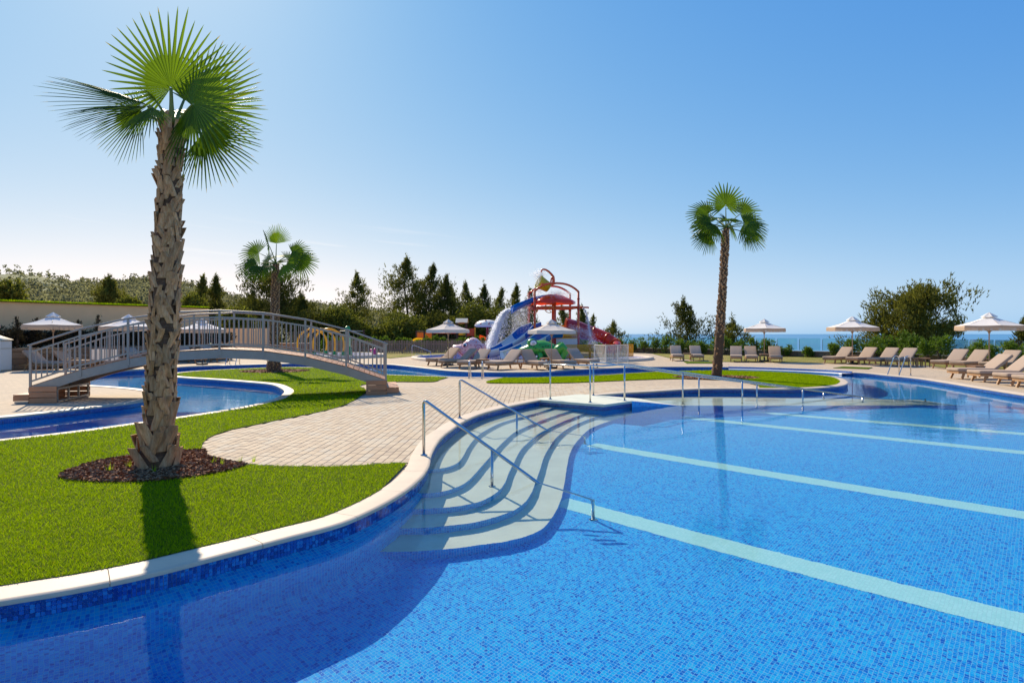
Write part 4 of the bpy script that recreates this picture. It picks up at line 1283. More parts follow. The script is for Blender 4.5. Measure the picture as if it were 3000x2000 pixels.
# ================================================================== parasols
def make_parasol(mat_c, fringe, name='parasol'):
    t = empty(name)
    R_, zr, za = 1.27, 2.02, 2.46
    m = MB(); m.tube([(0, 0, .05), (0, 0, 2.44)], .024, 10); m.build('pole', M['pole_wood'], t)
    m = MB(); m.lathe([(.0, .0), (.30, .0), (.30, .06), (.26, .09), (.05, .10), (.05, .26), (.0, .26)], 20); m.build('base', M['black'], t)
    n = 6
    cs = [Vector((R_ * math.cos(2 * math.pi * i / n), R_ * math.sin(2 * math.pi * i / n), zr)) for i in range(n)]
    m = MB()
    for i in range(n):
        a, b = cs[i], cs[(i + 1) % n]
        rows = []
        for k in range(7):
            s = k / 6; row = []
            for j in range(7):
                q = j / 6; e = a.lerp(b, q); e.z -= .018 * math.sin(math.pi * q)
                p = Vector((0, 0, za)).lerp(e, .12 + .88 * s); p.z -= .04 * math.sin(math.pi * s)
                row.append(p)
            rows.append(row)
        m.grid(rows)
    me_o = m.build('canopy', mat_c, t); me_o.data.set_sharp_from_angle(angle=RAD(8))
    m = MB()   # raised vent cap
    for i in range(n):
        a, b = cs[i], cs[(i + 1) % n]; rows = []
        for k in range(4):
            s = k / 3; row = []
            for j in range(4):
                e = a.lerp(b, j / 3); p = Vector((e.x * .25 * s, e.y * .25 * s, za + .155 - .195 * s - .035 * math.sin(math.pi * j / 3) * s)); row.append(p)
            rows.append(row)
        m.grid(rows)
    m.build('vent_cap', mat_c, t)
    m = MB(); fr = MB()
    for i in range(n):
        a, b = cs[i], cs[(i + 1) % n]; rows = []
        N = 12
        for k, (dzv, out) in enumerate(((0, 0), (-.09, .012), (-.18, .018 if not fringe else .012))):
            if fringe and k == 2: dzv = -.10
            rows.append([(lambda e: Vector((e.x * (1 + out), e.y * (1 + out), e.z - .018 * math.sin(math.pi * j / N) + dzv + .004)))(a.lerp(b, j / N)) for j in range(N + 1)])
        m.grid(rows)
        if fringe:
            K = 64
            for k in range(K):
                q0, q1 = (k + .12) / K, (k + .88) / K
                p, r = a.lerp(b, q0), a.lerp(b, q1); zz = p.z - .018 * math.sin(math.pi * q0) - .09; L = .12 + .012 * rnd.random()
                fr.poly([(p.x * 1.014, p.y * 1.014, zz), (r.x * 1.014, r.y * 1.014, zz), (r.x * 1.014, r.y * 1.014, zz - L), (p.x * 1.014, p.y * 1.014, zz - L)])
    m.build('valance', mat_c if not fringe else M['fringe'], t)
    if fringe: fr.build('fringe', M['fringe'], t)
    for c in cs:
        q = MB(); q.tube([(0, 0, za - .05), (c.x * .97, c.y * .97, c.z - .02)], .011, 6); q.build('rib', M['pole_wood'], t)
        q = MB(); q.tube([(0, 0, 1.72), (c.x * .52, c.y * .52, (za + zr) / 2 - .06)], .009, 6); q.build('strut', M['pole_wood'], t)
    q = MB(); q.lathe([(.03, 1.68), (.05, 1.70), (.05, 1.78), (.03, 1.80)], 12); q.build('hub', M['pole_wood'], t)
    return t
PG_ = 'parasols over the loungers'
par_w = make_parasol(M['canvas'], True); par_g = make_parasol(M['canvas_grey'], False)
pu = {par_w: False, par_g: False}
def parasol(proto, u, v, deg, s, label):
    o = proto if not pu[proto] else copy_tree(proto); pu[proto] = True
    p = P(u, v); o.location = (p.x, p.y, 0); o.rotation_euler = (0, 0, RAD(deg)); o.scale = (s, s, s * 1.0); tag(o, label, 'parasol', PG_)
parasol(par_w, 2898, 1087.0, 10, 1.0, 'white fringed parasol nearest the right frame edge')
parasol(par_w, 2497, 1066.5, 22, 1.0, 'white fringed parasol against the sea, left of the big round pine')
parasol(par_w, 2239, 1059.0, 14, .98, 'white fringed parasol against the sea, right of the slim palm trunk')
parasol(par_g, 1313, 1070.0, 25, .93, 'grey white parasol left of the mushroom shower')
parasol(par_g, 1616, 1079.0, 50, .90, 'grey white parasol in front of the red water tower')
parasol(par_w, 156, 1079.5, 5, 1.03, 'white parasol at the far left in front of the beige wall')
parasol(par_w, 377, 1077.0, 18, 1.0, 'white parasol seen through the bridge railing left of the near palm')
parasol(par_w, 592, 1067.5, 32, .95, 'white parasol seen through the bridge railing right of the near palm')
# ================================================================== fan palms
def fan_frond(hub, axis, nrm, L, spread=300, n=38, droop=.25, fuse=.42, seed=0, fold=.25, split=.0):
    """one palmate leaf: pleated segments joined near the hub, free and drooping at the tips"""
    r = random.Random(seed); axis = Vector(axis).normalized(); nrm = Vector(nrm); nrm = (nrm - axis * nrm.dot(axis)).normalized(); side = nrm.cross(axis)
    V = []; T = []; tone = []
    half = RAD(spread / 2)
    da = 2 * half / n
    base_t = r.uniform(.25, .6)
    for i in range(n):
        a = -half + (i + .5) * da
        l = L * (1 - .30 * abs(a / half) ** 1.6) * r.uniform(.92, 1.06)
        d = axis * math.cos(a) + side * math.sin(a) - nrm * fold * (a / half) ** 2
        d.normalize()
        tn = d.cross(nrm).normalized()
        dr = droop * r.uniform(.6, 1.5); seg_t = r.uniform(-.14, .14)
        ks = (0.02, fuse * .5, fuse, .62, .80, .93, 1.0)
        prev = None
        for k in ks:
            w_ = math.tan(da / 2) * l * min(k, fuse) * 1.02
            if k > fuse: w_ *= (1 - (k - fuse) / (1 - fuse)) ** .55 * .94 + .03
            p = hub + d * (l * k) + Vector((0, 0, -1)) * (dr * l * max(0, k - fuse * .8) ** 2)
            ridge = nrm * (w_ * .8)
            row = (p - tn * w_, p + ridge, p + tn * w_)
            b = len(V); V += [tuple(q) for q in row]
            if prev is not None:
                pb = prev
                for j in (0, 1):
                    T.append((pb + j, pb + j + 1, b + j + 1)); T.append((pb + j, b + j + 1, b + j))
                    tt = base_t + seg_t + (.16 if j else -.16) + r.uniform(-.06, .06)  # pleat shading put into the tone: one half of each fold darker
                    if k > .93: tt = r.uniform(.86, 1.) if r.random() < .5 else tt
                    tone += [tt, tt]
            prev = b
    return V, T, [min(1, max(0, q)) for q in tone]
def frond(name, parent, base, hub, axis, nrm, L, seed, mid=None, kk=1.0, **k):
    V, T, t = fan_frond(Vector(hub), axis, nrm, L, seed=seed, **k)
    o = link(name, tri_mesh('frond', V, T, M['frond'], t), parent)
    m = MB(); base = Vector(base); hub = Vector(hub)
    mid = Vector(mid) if mid is not None else base.lerp(hub, .55) + Vector((0, 0, .08 * (hub - base).length))
    pts = [base.lerp(mid, q / 5).lerp(mid.lerp(hub, q / 5), q / 5) for q in range(6)]
    m.tube(pts, [q * kk for q in (.034, .027, .021, .017, .015, .013)], 6); m.build('leaf_stalk', M['petiole'], o)
    return o
def trunk(parent, axis_pts, radii, mat, n=18, name='trunk'):
    m = MB(); m.tube(axis_pts, radii, n); return m.build(name, mat, parent)
def curve_at(pts, t):
    f = t * (len(pts) - 1); i = min(int(f), len(pts) - 2); return Vector(pts[i]).lerp(Vector(pts[i + 1]), f - i)
def boot_mesh(seed):
    """cut leaf base: a broad split plate narrowing upward and standing off the trunk (local: x out, z up)"""
    r = random.Random(seed); m = MB()
    wb, wt, hh = r.uniform(.036, .062), r.uniform(.026, .040), r.uniform(.13, .22)
    out = r.uniform(.002, .020); tilt = r.choice((-1, 1)) * r.uniform(.15, 1.05)
    rows = []
    for k in range(5):
        s = k / 4; w_ = wb * (1 - s) ** .8 + wt * s; z = hh * s; x = .006 + out * s ** 1.3
        y0 = tilt * z * .55
        th = .014 * (1 - .4 * s)
        rows.append([(x - th, y0 - w_ * .8, z), (x + .004 - .02 * (1 - s), y0 - w_, z), (x + .016, y0 - w_ * .3, z), (x + .017, y0 + w_ * .3, z), (x + .004 - .02 * (1 - s), y0 + w_, z), (x - th, y0 + w_ * .8, z)])
    m.grid(rows, 0, sm=False); m.face([len(m.v) - 6 + j for j in range(6)])
    return m
def palm(px_base, label, H_top, lean, radii, fr, detail, seed, bulge=0.0):
    p = P(*px_base); t = empty('fan_palm', (p.x, p.y, 0)); tag(t, label, 'palm tree', 'fan palms round the pools')
    N = 26
    ax = []
    rr = []
    for i in range(N + 1):
        s = i / N; ax.append((lean[0] * s ** .8, lean[1] * s, -.03 + (H_top + .03) * s))
        rr.append(np.interp(s, [q[0] for q in radii], [q[1] for q in radii]))
    trunk(t, ax, rr, M['palm_fibre'], 20)
    r = random.Random(seed)
    if detail:
        mes = [boot_mesh(seed + k).mesh('leaf_base', M['boot']) for k in range(14)]
        k = 0; z = .0; cnt = 0
        total = 296
        for k in range(total):
            s = (k + .5) / total; s = s * .985
            a = k * 2.39996 + r.uniform(-.25, .25)
            c = curve_at(ax, s); rad = np.interp(s, [q[0] for q in radii], [q[1] for q in radii])
            pos = c + Vector((math.cos(a), math.sin(a), 0)) * (rad - .004)
            o = link('leaf_base', mes[r.randrange(14)], t, pos, (0, r.uniform(-.05, .03), a))
            sc_ = r.uniform(.8, 1.2) * (1.25 if s < .16 else 1.0); o.scale = (r.uniform(.7, 1.35), sc_, sc_ * r.uniform(.85, 1.15))
    else:
        V = MB()
        M4 = 420
        for k in range(M4):
            s = (k + .5) / M4; a = k * 2.39996 + r.uniform(-.2, .2); c = curve_at(ax, s * .985); rad = np.interp(s, [q[0] for q in radii], [q[1] for q in radii])
            if not bulge and s < .30 and r.random() < .8: continue
            bm_ = boot_mesh(seed + k % 40); b = len(V.v); sc_ = r.uniform(.5, .8)
            ca_, sa_ = math.cos(a), math.sin(a)
            for x, y, z in bm_.v:
                x = x * 1.3 + rad - .004; y *= sc_; z *= sc_ * .8
                V.v.append((c.x + x * ca_ - y * sa_, c.y + x * sa_ + y * ca_, c.z + z))
            for f in bm_.f: V.face([b + i for i in f])
        o = V.build('leaf_bases', M['boot'], t); o['kind'] = 'stuff'
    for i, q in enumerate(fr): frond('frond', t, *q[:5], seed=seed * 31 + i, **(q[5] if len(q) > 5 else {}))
    return t, p, ax
# --- nearest palm: fronds placed as they stand in the photo
p1 = P(459, 1370); Y1 = p1.y
def L1(u, v, dy=0.):
    q = PY(u, v, Y1 + dy); return Vector((q.x - p1.x, q.y - p1.y, q.z))
crown = L1(506, 378)
topf = lambda du, dv, dy=0.: L1(506 + du, 372 + dv, dy)
F1 = [
 # base, hub, axis, normal, length, options
 (topf(-2, 4, -.02), L1(501, 258, -.10), (-.02, -.15, 1), (0.05, -1, -.15), .94, dict(spread=268, n=38, droop=.03, fuse=.40, kk=1.35)),
 (topf(-8, 2), L1(437, 308, -.2), (-1, -.15, .20), (.10, -.85, .5), 1.22, dict(spread=62, n=26, droop=.07, fuse=.40, fold=.5)),
 (topf(-8, 2), L1(432, 312, -.1), (-1, .1, .02), (.0, -.6, .8), 1.12, dict(spread=70, n=26, droop=.16, fuse=.44, fold=.4)),
 (topf(-10, 4), L1(415, 330, .10), (-1, .2, -.30), (-.1, -1, .2), .76, dict(spread=150, n=32, droop=.10, fuse=.40)),
 (topf(-6, 6), L1(446, 316, -.35), (-.35, -.4, -.80), (-.3, -.9, .4), .50, dict(spread=170, n=26, droop=.2, fuse=.42)),
 (topf(8, 2), L1(566, 305, -.30), (.85, -.25, .02), (-.15, -1, .22), .98, dict(spread=300, n=46, droop=.05, fuse=.40)),
 (topf(4, 2), L1(548, 275, .35), (.40, .3, .85), (.2, -1, .3), .70, dict(spread=190, n=34, droop=.06, fuse=.44)),
 (topf(8, 2), L1(585, 320, .35), (.9, .3, .25), (.1, -1, .3), .84, dict(spread=200, n=36, droop=.1, fuse=.44)),
 (topf(10, 6), L1(594, 392, .05), (.82, -.15, -.60), (.1, -1, .25), .78, dict(spread=190, n=38, droop=.16, fuse=.40)),
 (topf(2, 4), L1(520, 325, .75), (.3, .9, .35), (0, -.6, .8), .85, dict(spread=200, n=34, droop=.2, fuse=.42)),
 (topf(-4, 4), L1(478, 322, .6), (-.45, .9, .15), (0, -.5, .9), .85, dict(spread=190, n=34, droop=.25, fuse=.42)),
 (topf(-3, 0), L1(458, 298, -.05), (-.65, -.1, .72), (.5, -.7, .3), .36, dict(spread=70, n=9, droop=.3, fuse=.25)),
]
palm((459, 1370), 'tall fan palm in the left foreground with a rough trunk', crown.z + .02, (crown.x, -.02), [(0, .245), (.035, .22), (.10, .150), (.2, .145), (.45, .142), (.7, .128), (.88, .108), (.95, .12), (1, .09)], F1, True, 11)
# --- generic crowns for the two farther palms
def crown_fronds(top, spec):
    out = []
    for az, el, rl, L, k in spec:
        a, e = RAD(az), RAD(el)
        d = Vector((math.cos(a) * math.cos(e), math.sin(a) * math.cos(e), math.sin(e)))
        hub = Vector(top) + d * rl * 1.3 + Vector((0, 0, .05)); L = L * .92
        ax_ = (d + Vector((0, 0, -.35 if el < 40 else 0))).normalized()
        nr = Vector((0, 0, 1)) - ax_ * ax_.z
        if nr.length < .2: nr = Vector((0, -1, .1))
        nr = Vector((.15 * math.cos(a), -1.0, .30)) if abs(math.cos(a)) > .35 else nr.normalized() + Vector((0, -.9, 0))
        o = dict(spread=215, n=26, droop=.30, fuse=.50, fold=.30); o.update(k)
        out.append((Vector(top), hub, ax_, nr, L, o))
    return out
# right palm
q3 = P(2098, 1107); t3 = PY(2127, 668, q3.y); top3 = Vector((t3.x - q3.x, 0, t3.z))
F3 = crown_fronds(top3, [(90, 88, .62, 1.0, dict(spread=270, droop=.06)), (165, 38, .62, .95, {}), (12, 40, .62, .98, {}), (185, 8, .45, .92, dict(droop=.45)), (-8, 10, .50, .98, dict(droop=.45)), (215, -5, .40, .85, dict(droop=.5, spread=180)), (-35, -5, .55, .9, dict(droop=.5, spread=180)), (100, 35, .55, .9, {}), (60, 20, .5, .9, {}), (140, 15, .5, .9, {}), (265, 20, .35, .72, dict(droop=.5)), (-20, -22, .62, .85, dict(droop=.35, spread=150)), (200, -25, .62, .9, dict(droop=.35, spread=150))])
palm((2098, 1107), 'slim tall fan palm on the island lawn at the right', top3.z, (top3.x, 0), [(0, .205), (.05, .175), (.3, .155), (.5, .135), (.62, .12), (.9, .13), (.97, .12), (1, .08)], F3, False, 23)
# left middle palm
q2 = P(802, 1088); t2 = PY(808, 772, q2.y); top2 = Vector((t2.x - q2.x, 0, t2.z))
F2 = crown_fronds(top2, [(90, 85, .65, 1.0, dict(spread=150, droop=.04)), (250, 60, .60, .85, dict(spread=250, droop=.2)), (172, 28, .70, 1.05, {}), (8, 30, .62, 1.0, {}), (190, -5, .6, 1.05, dict(droop=.4, spread=160)), (-8, 2, .85, 1.0, dict(droop=.35)), (222, -20, .5, .95, dict(droop=.4, spread=140)), (-40, -15, .5, 1.05, dict(droop=.4, spread=140)), (255, -15, .3, .85, dict(droop=.5, spread=130)), (-15, 12, .55, .9, dict(droop=.4)), (110, 30, .5, .9, {}), (60, 15, .5, .9, {}), (140, 5, .5, .95, {})])
palm((802, 1088), 'short stout fan palm on the lawn behind the bridge', top2.z, (top2.x, 0), [(0, .30), (.07, .27), (.14, .20), (.5, .175), (.85, .16), (1, .10)], F2, False, 37, bulge=1)

# ================================================================== pines, shrubs and hedges
def clump_tris(C, dirs, size, r, flat=.0, per=3, wid=.22, tone0=None):
    """needle or leaf tufts: 'per' slender triangles at every point"""
    n = len(C); out = []
    tn = []
    for k in range(per):
        d = dirs + r.normal(0, .65, (n, 3)); d /= np.linalg.norm(d, axis=1)[:, None]
        s = r.normal(0, 1, (n, 3)); s -= d * (s * d).sum(1)[:, None]; s /= np.linalg.norm(s, axis=1)[:, None]
        L = size * r.uniform(.6, 1.35, n)[:, None]
        A = C - s * L * wid - d * L * .25; B = C + s * L * wid - d * L * .25; T_ = C + d * L * .85
        out.append(np.stack([A, B, T_], 1))
        tn.append(np.clip((tone0 if tone0 is not None else .5) + r.normal(0, .2, n), 0, 1))
    V = np.concatenate(out).reshape(-1, 3); T = np.arange(len(V)).reshape(-1, 3)
    return V, T, np.concatenate(tn)
def pine(base, height, width, label, seed, mat='pine', n=2600, bare=.12, size=.30, shape=.75, group='pines behind the play area', cat='pine tree', lean=0., name='pine_tree'):
    r = np.random.RandomState(seed); t = empty(name, base); tag(t, label, cat, group)
    m = MB(); ax = [(lean * s * height + .04 * height * math.sin(s * 5 + seed) * s, .03 * height * math.sin(s * 4 + seed * 2) * s, height * .96 * s) for s in np.linspace(0, 1, 10)]
    tr = max(.06, height * .018)
    m.tube(ax, list(np.linspace(tr, .02, 10)), 7); m.build('trunk', M['bark'], t)
    C = []; D = []
    lm = MB(); nl = int(16 + height * 2.5)
    for k in range(nl):
        s = bare + (1 - bare) * (k + r.rand()) / nl
        p0 = np.array(curve_at(ax, min(1, s)))
        az = k * 2.4 + r.uniform(-.6, .6)
        env = min(1., (1 - s) / (.22 + shape * .5)) ** .8 * min(1., (s - bare + .10) / .14)
        L = width * .5 * max(.09, env) * r.uniform(.50, 1.12)
        up = .10 + .85 * s + r.uniform(-.15, .25)
        d = np.array([math.cos(az), math.sin(az), up]); d /= np.linalg.norm(d)
        p1_ = p0 + d * L
        lm.tube([tuple(p0), tuple(p0 + d * L * .5 + np.array([0, 0, -.05 * L])), tuple(p1_)], [max(.014, tr * .35 * (1 - s)), .014, .006], 4, cap=False)
        q = int(n / nl * (.35 + 1.25 * max(.1, env)))
        # plumes: a few side twigs, each a tight brush of needles
        nt_ = 3 + int(L * 2.2)
        tw = p0 + d * (L * r.uniform(.38, 1.05, (nt_, 1))) + r.normal(0, 1, (nt_, 3)) * (.17 * L + .05) * np.array([1, 1, .55])
        i_ = r.randint(0, nt_, q)
        c = tw[i_] + r.normal(0, 1, (q, 3)) * (.055 * L + size * .42) * np.array([1, 1, 1.15])
        C.append(c); D.append(np.tile(d * .6 + np.array([0, 0, .85]), (q, 1)))
    q = int(n * .05); c = np.array(ax[-1]) + r.normal(0, 1, (q, 3)) * np.array([.10, .10, .30]) * min(1.2, width * .3); C.append(c); D.append(np.tile([0, 0, 1.], (q, 1)))
    lm.build('branches', M['bark'], t)
    C = np.concatenate(C); D = np.concatenate(D)
    V, T, tn = clump_tris(C, D, size, r, per=3, wid=.13)
    link('crown', tri_mesh('crown', V, T, M[mat], tn), t)
    return t
def shrub(base, rx, ry, hz, label, seed, mat='bush', n=1500, size=.16, group=None, cat='shrub', name='shrub', wid=.28, z0=.0, lumps=7):
    r = np.random.RandomState(seed); t = empty(name, base); tag(t, label, cat, group)
    m = MB()
    for k in range(5):
        a = r.uniform(0, 6.28); m.tube([(0, 0, -.05), (math.cos(a) * rx * .25, math.sin(a) * ry * .25, hz * .35), (math.cos(a) * rx * .5, math.sin(a) * ry * .5, hz * .7)], [.03, .02, .008], 5, cap=False)
    m.build('stems', M['bark'], t)
    ce = np.stack([r.uniform(-.55, .55, lumps) * rx, r.uniform(-.55, .55, lumps) * ry, r.uniform(.35, .75, lumps) * hz], 1)
    rad = r.uniform(.35, .6, lumps)
    i = r.randint(0, lumps, n); d = r.normal(0, 1, (n, 3)); d /= np.linalg.norm(d, axis=1)[:, None]
    f = r.uniform(.55, 1.08, n)[:, None]
    C = ce[i] + d * f * rad[i][:, None] * np.array([rx, ry, hz * .62]); C[:, 2] = np.maximum(C[:, 2], z0 + .03)
    D = d * .7 + np.array([0, 0, .5])
    V, T, tn = clump_tris(C, D, size, r, per=3, wid=wid)
    link('foliage', tri_mesh('foliage', V, T, M[mat], tn), t); return t
def B(u, v_top, Y, zb, vis=None):
    """base point and height of a plant whose tip shows at (u, v_top) when it stands Y metres away on ground zb"""
    q = PY(u, v_top, Y); return Vector((q.x, Y, zb)), q.z - zb
pw = lambda px_, Y: px_ / F * Y
for u, v, Y, zb, w_, lab, sd, mt, n, sh in (
    (1195, 758, 74, -1.0, 175, 'tallest pine of the clump left of the water tower', 1, 'pine', 5200, .62),
    (1262, 778, 76, -1.0, 150, 'second tall pine touching the tallest one on its right', 2, 'pine_dark', 4800, .65),
    (1300, 812, 72, -1.0, 105, 'dark narrow pine on the right flank of the tall clump', 3, 'pine_dark', 3600, .6),
    (1042, 804, 78, -1.0, 118, 'separate open pine standing alone above the green ball sprayer', 4, 'pine', 3600, .62),
    (1325, 838, 82, -1.2, 70, 'slender pine tip right of the tall clump, first of the lower row', 5, 'pine', 2200, .7),
    (1372, 832, 84, -1.2, 92, 'open lacy pine in the lower row above the mushroom shower', 6, 'pine', 2200, .6),
    (1424, 838, 84, -1.2, 84, 'dense pine in the lower row, left of the falling water', 7, 'pine_dark', 2600, .65),
    (1467, 848, 86, -1.2, 62, 'narrow pine in the lower row behind the end of the blue chute', 8, 'pine', 2000, .7),
    (1506, 838, 88, -1.2, 78, 'pine standing above the blue chute left of the water tower', 9, 'pine', 2400, .6),
    (1548, 848, 88, -1.2, 60, 'pine touching the left leg of the water tower', 10, 'pine', 1700, .6),
    (1654, 900, 70, -1.5, 62, 'small pine seen between the legs of the water tower', 12, 'pine', 1500, .6),
    (1708, 900, 72, -1.5, 58, 'small pine right of the water tower above the red slide', 13, 'pine', 1500, .6),
    (1738, 922, 74, -1.5, 28, 'thin pine tip behind the thrown water jet', 14, 'pine', 700, .7),
    (585, 812, 64, 0.2, 74, 'pine left of the near pair above the beige wall', 15, 'pine', 2600, .8),
    (628, 812, 66, 0.2, 76, 'pine right of the near pair above the beige wall', 16, 'pine', 2600, .8),
    (318, 818, 52, 1.8, 96, 'bright pine above the beige wall left of the near palm', 17, 'pine', 2600, .75)):
    b, h = B(u, v, Y, zb); pine(b, h, pw(w_, Y) * 1.12, lab, sd, mt, n, size=.30 if Y < 80 else .34, shape=sh)
# broad trees
for u, v, Y, zb, w_, hw, lab, sd, mt, n in (
    (2012, 884, 58, -3.0, 142, 1., 'spreading pine by the sea fence left of the slim palm trunk', 31, 'pine_dark', 3400),
    (2148, 944, 56, -2.5, 96, 1., 'low pine by the sea fence right of the slim palm trunk', 32, 'pine', 2000),
    (1796, 948, 66, -3.5, 92, 1., 'low round pine by the sea fence behind the red slide', 33, 'pine', 2200),
    (2992, 930, 37, -2.0, 56, 1., 'pine at the right frame edge behind the rightmost parasol', 35, 'pine_dark', 1600)):
    b, h = B(u, v, Y, zb); pine(b, h, pw(w_, Y) * 1.25, lab, sd, mt, n, bare=.18, size=.24, shape=.42, group='pines along the sea fence')
b, h = B(2682, 860, 44, -2.6)
pine(b, h, pw(232, 44) * 1.30, 'big round bushy pine against the sky at the right', 34, 'pine', 12000, bare=.10, size=.25, shape=.10, group='pines along the sea fence')
b, h = B(800, 796, 62, -.4); pine(b, h, pw(215, 62) * 1.15, 'wide dark tree directly behind the short palm', 21, 'pine_dark', 7000, bare=.1, size=.30, shape=.38)
b, h = B(735, 862, 66, -.4); pine(b, h, pw(90, 66) * 1.2, 'lower dark tree left of the wide tree behind the short palm', 22, 'pine_dark', 2600, bare=.1, size=.28, shape=.4)
b, h = B(880, 868, 66, -.4); pine(b, h, pw(110, 66) * 1.2, 'dark tree filling in right of the wide tree behind the short palm', 23, 'pine_dark', 2800, bare=.1, size=.28, shape=.4)
for u, v, Y, zb, w_, lab, sd, mt, n in (
    (1002, 914, 60, -.5, 165, 'large rounded olive shrub above the bridge rail', 41, 'bush', 6500),
    (925, 925, 60, -.5, 90, 'dark shrub between the wide tree and the rounded shrub', 42, 'pine_dark', 2600),
    (1400, 905, 66, -1.0, 130, 'rounded grey green shrub behind the mushroom shower', 43, 'bush', 4500),
    (1170, 930, 62, -.8, 130, 'loose light green shrub under the tall pines', 44, 'bush', 3800),
    (1120, 950, 60, -.8, 100, 'low pale shrub left of the playground panels', 45, 'bush', 2600),
    (1295, 930, 66, -.8, 150, 'dark shrub behind the left grey parasol', 46, 'pine_dark', 4200),
    (1500, 915, 68, -1., 130, 'shrub behind the sheet of falling water', 47, 'bush', 3800),
    (22, 834, 40, 1.8, 92, 'dark bushy tree above the left end of the beige wall', 48, 'bush', 3600),
    (372, 880, 48, 2.2, 60, 'pale shrub above the beige wall left of the near palm', 49, 'bush', 1600),
    (560, 872, 52, 1.5, 60, 'shrub above the right end of the beige wall', 50, 'bush', 1500),
    (700, 905, 54, .0, 110, 'bright green shrub behind the bridge rail left of the short palm', 51, 'bush', 3000)):
    b, h = B(u, v, Y, zb); shrub(b, pw(w_, Y) * .62, pw(w_, Y) * .5, h * 1.08, lab, sd, mt, n, size=.26, group='shrubs behind the play area', lumps=12)
# oleander hedge along the sea fence
FEN = [Vector((-1.0, 61.5)), Vector((6.3, 57.0)), Vector((10.7, 53.2)), Vector((24.2, 40.2)), Vector((25.2, 29.5)), Vector((25.6, 20.0))]
def along(pts, d):
    for a, b in zip(pts[:-1], pts[1:]):
        L = (b - a).length
        if d <= L: return a.lerp(b, d / L), (b - a).normalized()
        d -= L
    return pts[-1].copy(), (pts[-1] - pts[-2]).normalized()
FL = sum((b - a).length for a, b in zip(FEN[:-1], FEN[1:]))
d = 6.0; k = 0
proto = []
while d < FL - 3:
    q, dr = along(FEN, d); nrm_ = Vector((dr.y, -dr.x))   # towards the pools
    q = q + nrm_ * (-.45 if rnd.random() < .3 else .55)
    u = CX + q.x / q.y * F
    tall = 1.0
    if 2290 < u < 2420: tall = .55
    if 2560 < u < 2830: tall = 1.25
    hgt = rnd.uniform(1.05, 1.6) * tall; wd = rnd.uniform(.42, .62)
    shrub(Vector((q.x, q.y, 0)), wd, wd, hgt, 'leafy oleander plant in the hedge along the glass sea fence', 100 + k, 'oleander', 330, size=.17, group='oleander hedge along the sea fence', cat='hedge plant', name='oleander', wid=.15, lumps=6)
    d += rnd.uniform(.8, 1.25) * (1.6 if tall < 1 else 1); k += 1
# dense scrub on the slope just beyond the fence
for i in range(16):
    q, dr = along(FEN, 5 + i * 2.2); nrm_ = Vector((-dr.y, dr.x)); q = q + nrm_ * rnd.uniform(2.2, 4.0)
    u = CX + q.x / q.y * F
    if 2280 < u < 2560 or u > 2800: continue
    shrub(Vector((q.x, q.y, -1.2)), 1.5, 1.3, rnd.uniform(1.5, 2.1), 'green scrub on the slope just beyond the glass sea fence', 300 + i, 'bush', 800, size=.2, group='scrub beyond the sea fence', cat='scrub')
# bright plants behind the picket fence
for i in range(22):
    u = 960 + i * 26 + rnd.uniform(-6, 6); b, h = B(u, rnd.uniform(982, 993), 53.5, 0)
    shrub(b, .6, .4, h, 'bright green plant in the row behind the picket fence', 400 + i, 'oleander', 260, size=.2, group='plants behind the picket fence', cat='hedge plant', name='hedge_plant', lumps=5)
# planter of dark shrubs under the beige wall, slim cypresses
for i in range(30):
    t = i / 29; x = -24.6 + t * 6.1; y = 28.2 + t * 10.4
    shrub(Vector((x + rnd.uniform(-.2, .2), y + rnd.uniform(-.2, .2), .9)), .75, .55, rnd.uniform(.85, 1.2), 'dark shrub in the stone planter below the beige wall', 500 + i, 'dark_shrub', 620, size=.15, group='dark shrubs in the planter', cat='shrub', wid=.12)
for u, v, Y, lab in ((50, 930, 28.6, 'slim young cypress at the left end of the planter'), (103, 932, 29.6, 'slim young cypress behind the far left parasol'), (233, 939, 31.0, 'slim young cypress right of the far left parasol'), (286, 923, 32.0, 'tallest slim young cypress in the planter before the beige wall')):
    b, h = B(u, v, Y, .95); pine(b, h, .42, lab, int(u), 'dark_shrub', 420, bare=.05, size=.10, shape=.5, group='young cypresses in the planter', cat='cypress', name='cypress')

# woods on the hillside: leaf tufts gathered into crowns, too many to count
r = np.random.RandomState(5)
C = []; Dd = []; tones = []
cnt = 0
Nh = 8500
for k in range(Nh):
    az = RAD(r.uniform(-44, -8)); rr_ = 175 + 180 * r.rand() ** .8
    x, y = rr_ * math.sin(az), rr_ * math.cos(az)
    if y < 66: continue
    dens = mnoise.noise((x * .018 + 5, y * .018, 0)); hz = land_h(x, y)
    crest = rr_ > 240
    if crest and dens < -.02 and r.rand() < .9: continue
    if r.rand() > .55 + dens: 
        if r.rand() < .6: continue
    if crest and r.rand() < .55: hh = r.uniform(1.2, 2.6); ww = hh * .9
    else: hh = r.uniform(2.4, 4.4); ww = hh * r.uniform(.30, .5)
    n = 15
    f = r.rand(n); sp = (1 - f * .75) * ww
    c = np.stack([x + r.normal(0, .55, n) * sp, y + r.normal(0, .55, n) * sp, hz - .2 + hh * (.12 + .88 * f)], 1)
    C.append(c); dd = np.stack([(c[:, 0] - x) * .5, (c[:, 1] - y) * .5, np.full(n, .8)], 1); Dd.append(dd + 1e-3)
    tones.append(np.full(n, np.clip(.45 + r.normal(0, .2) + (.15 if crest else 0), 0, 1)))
C = np.concatenate(C); Dd = np.concatenate(Dd); tones = np.concatenate(tones)
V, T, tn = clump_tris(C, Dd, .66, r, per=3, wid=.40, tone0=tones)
o = link('hill_woods', tri_mesh('hill_woods', V, T, M['hill_leaves'], tn)); tag(o, 'pine woods on the hill', kind='stuff')
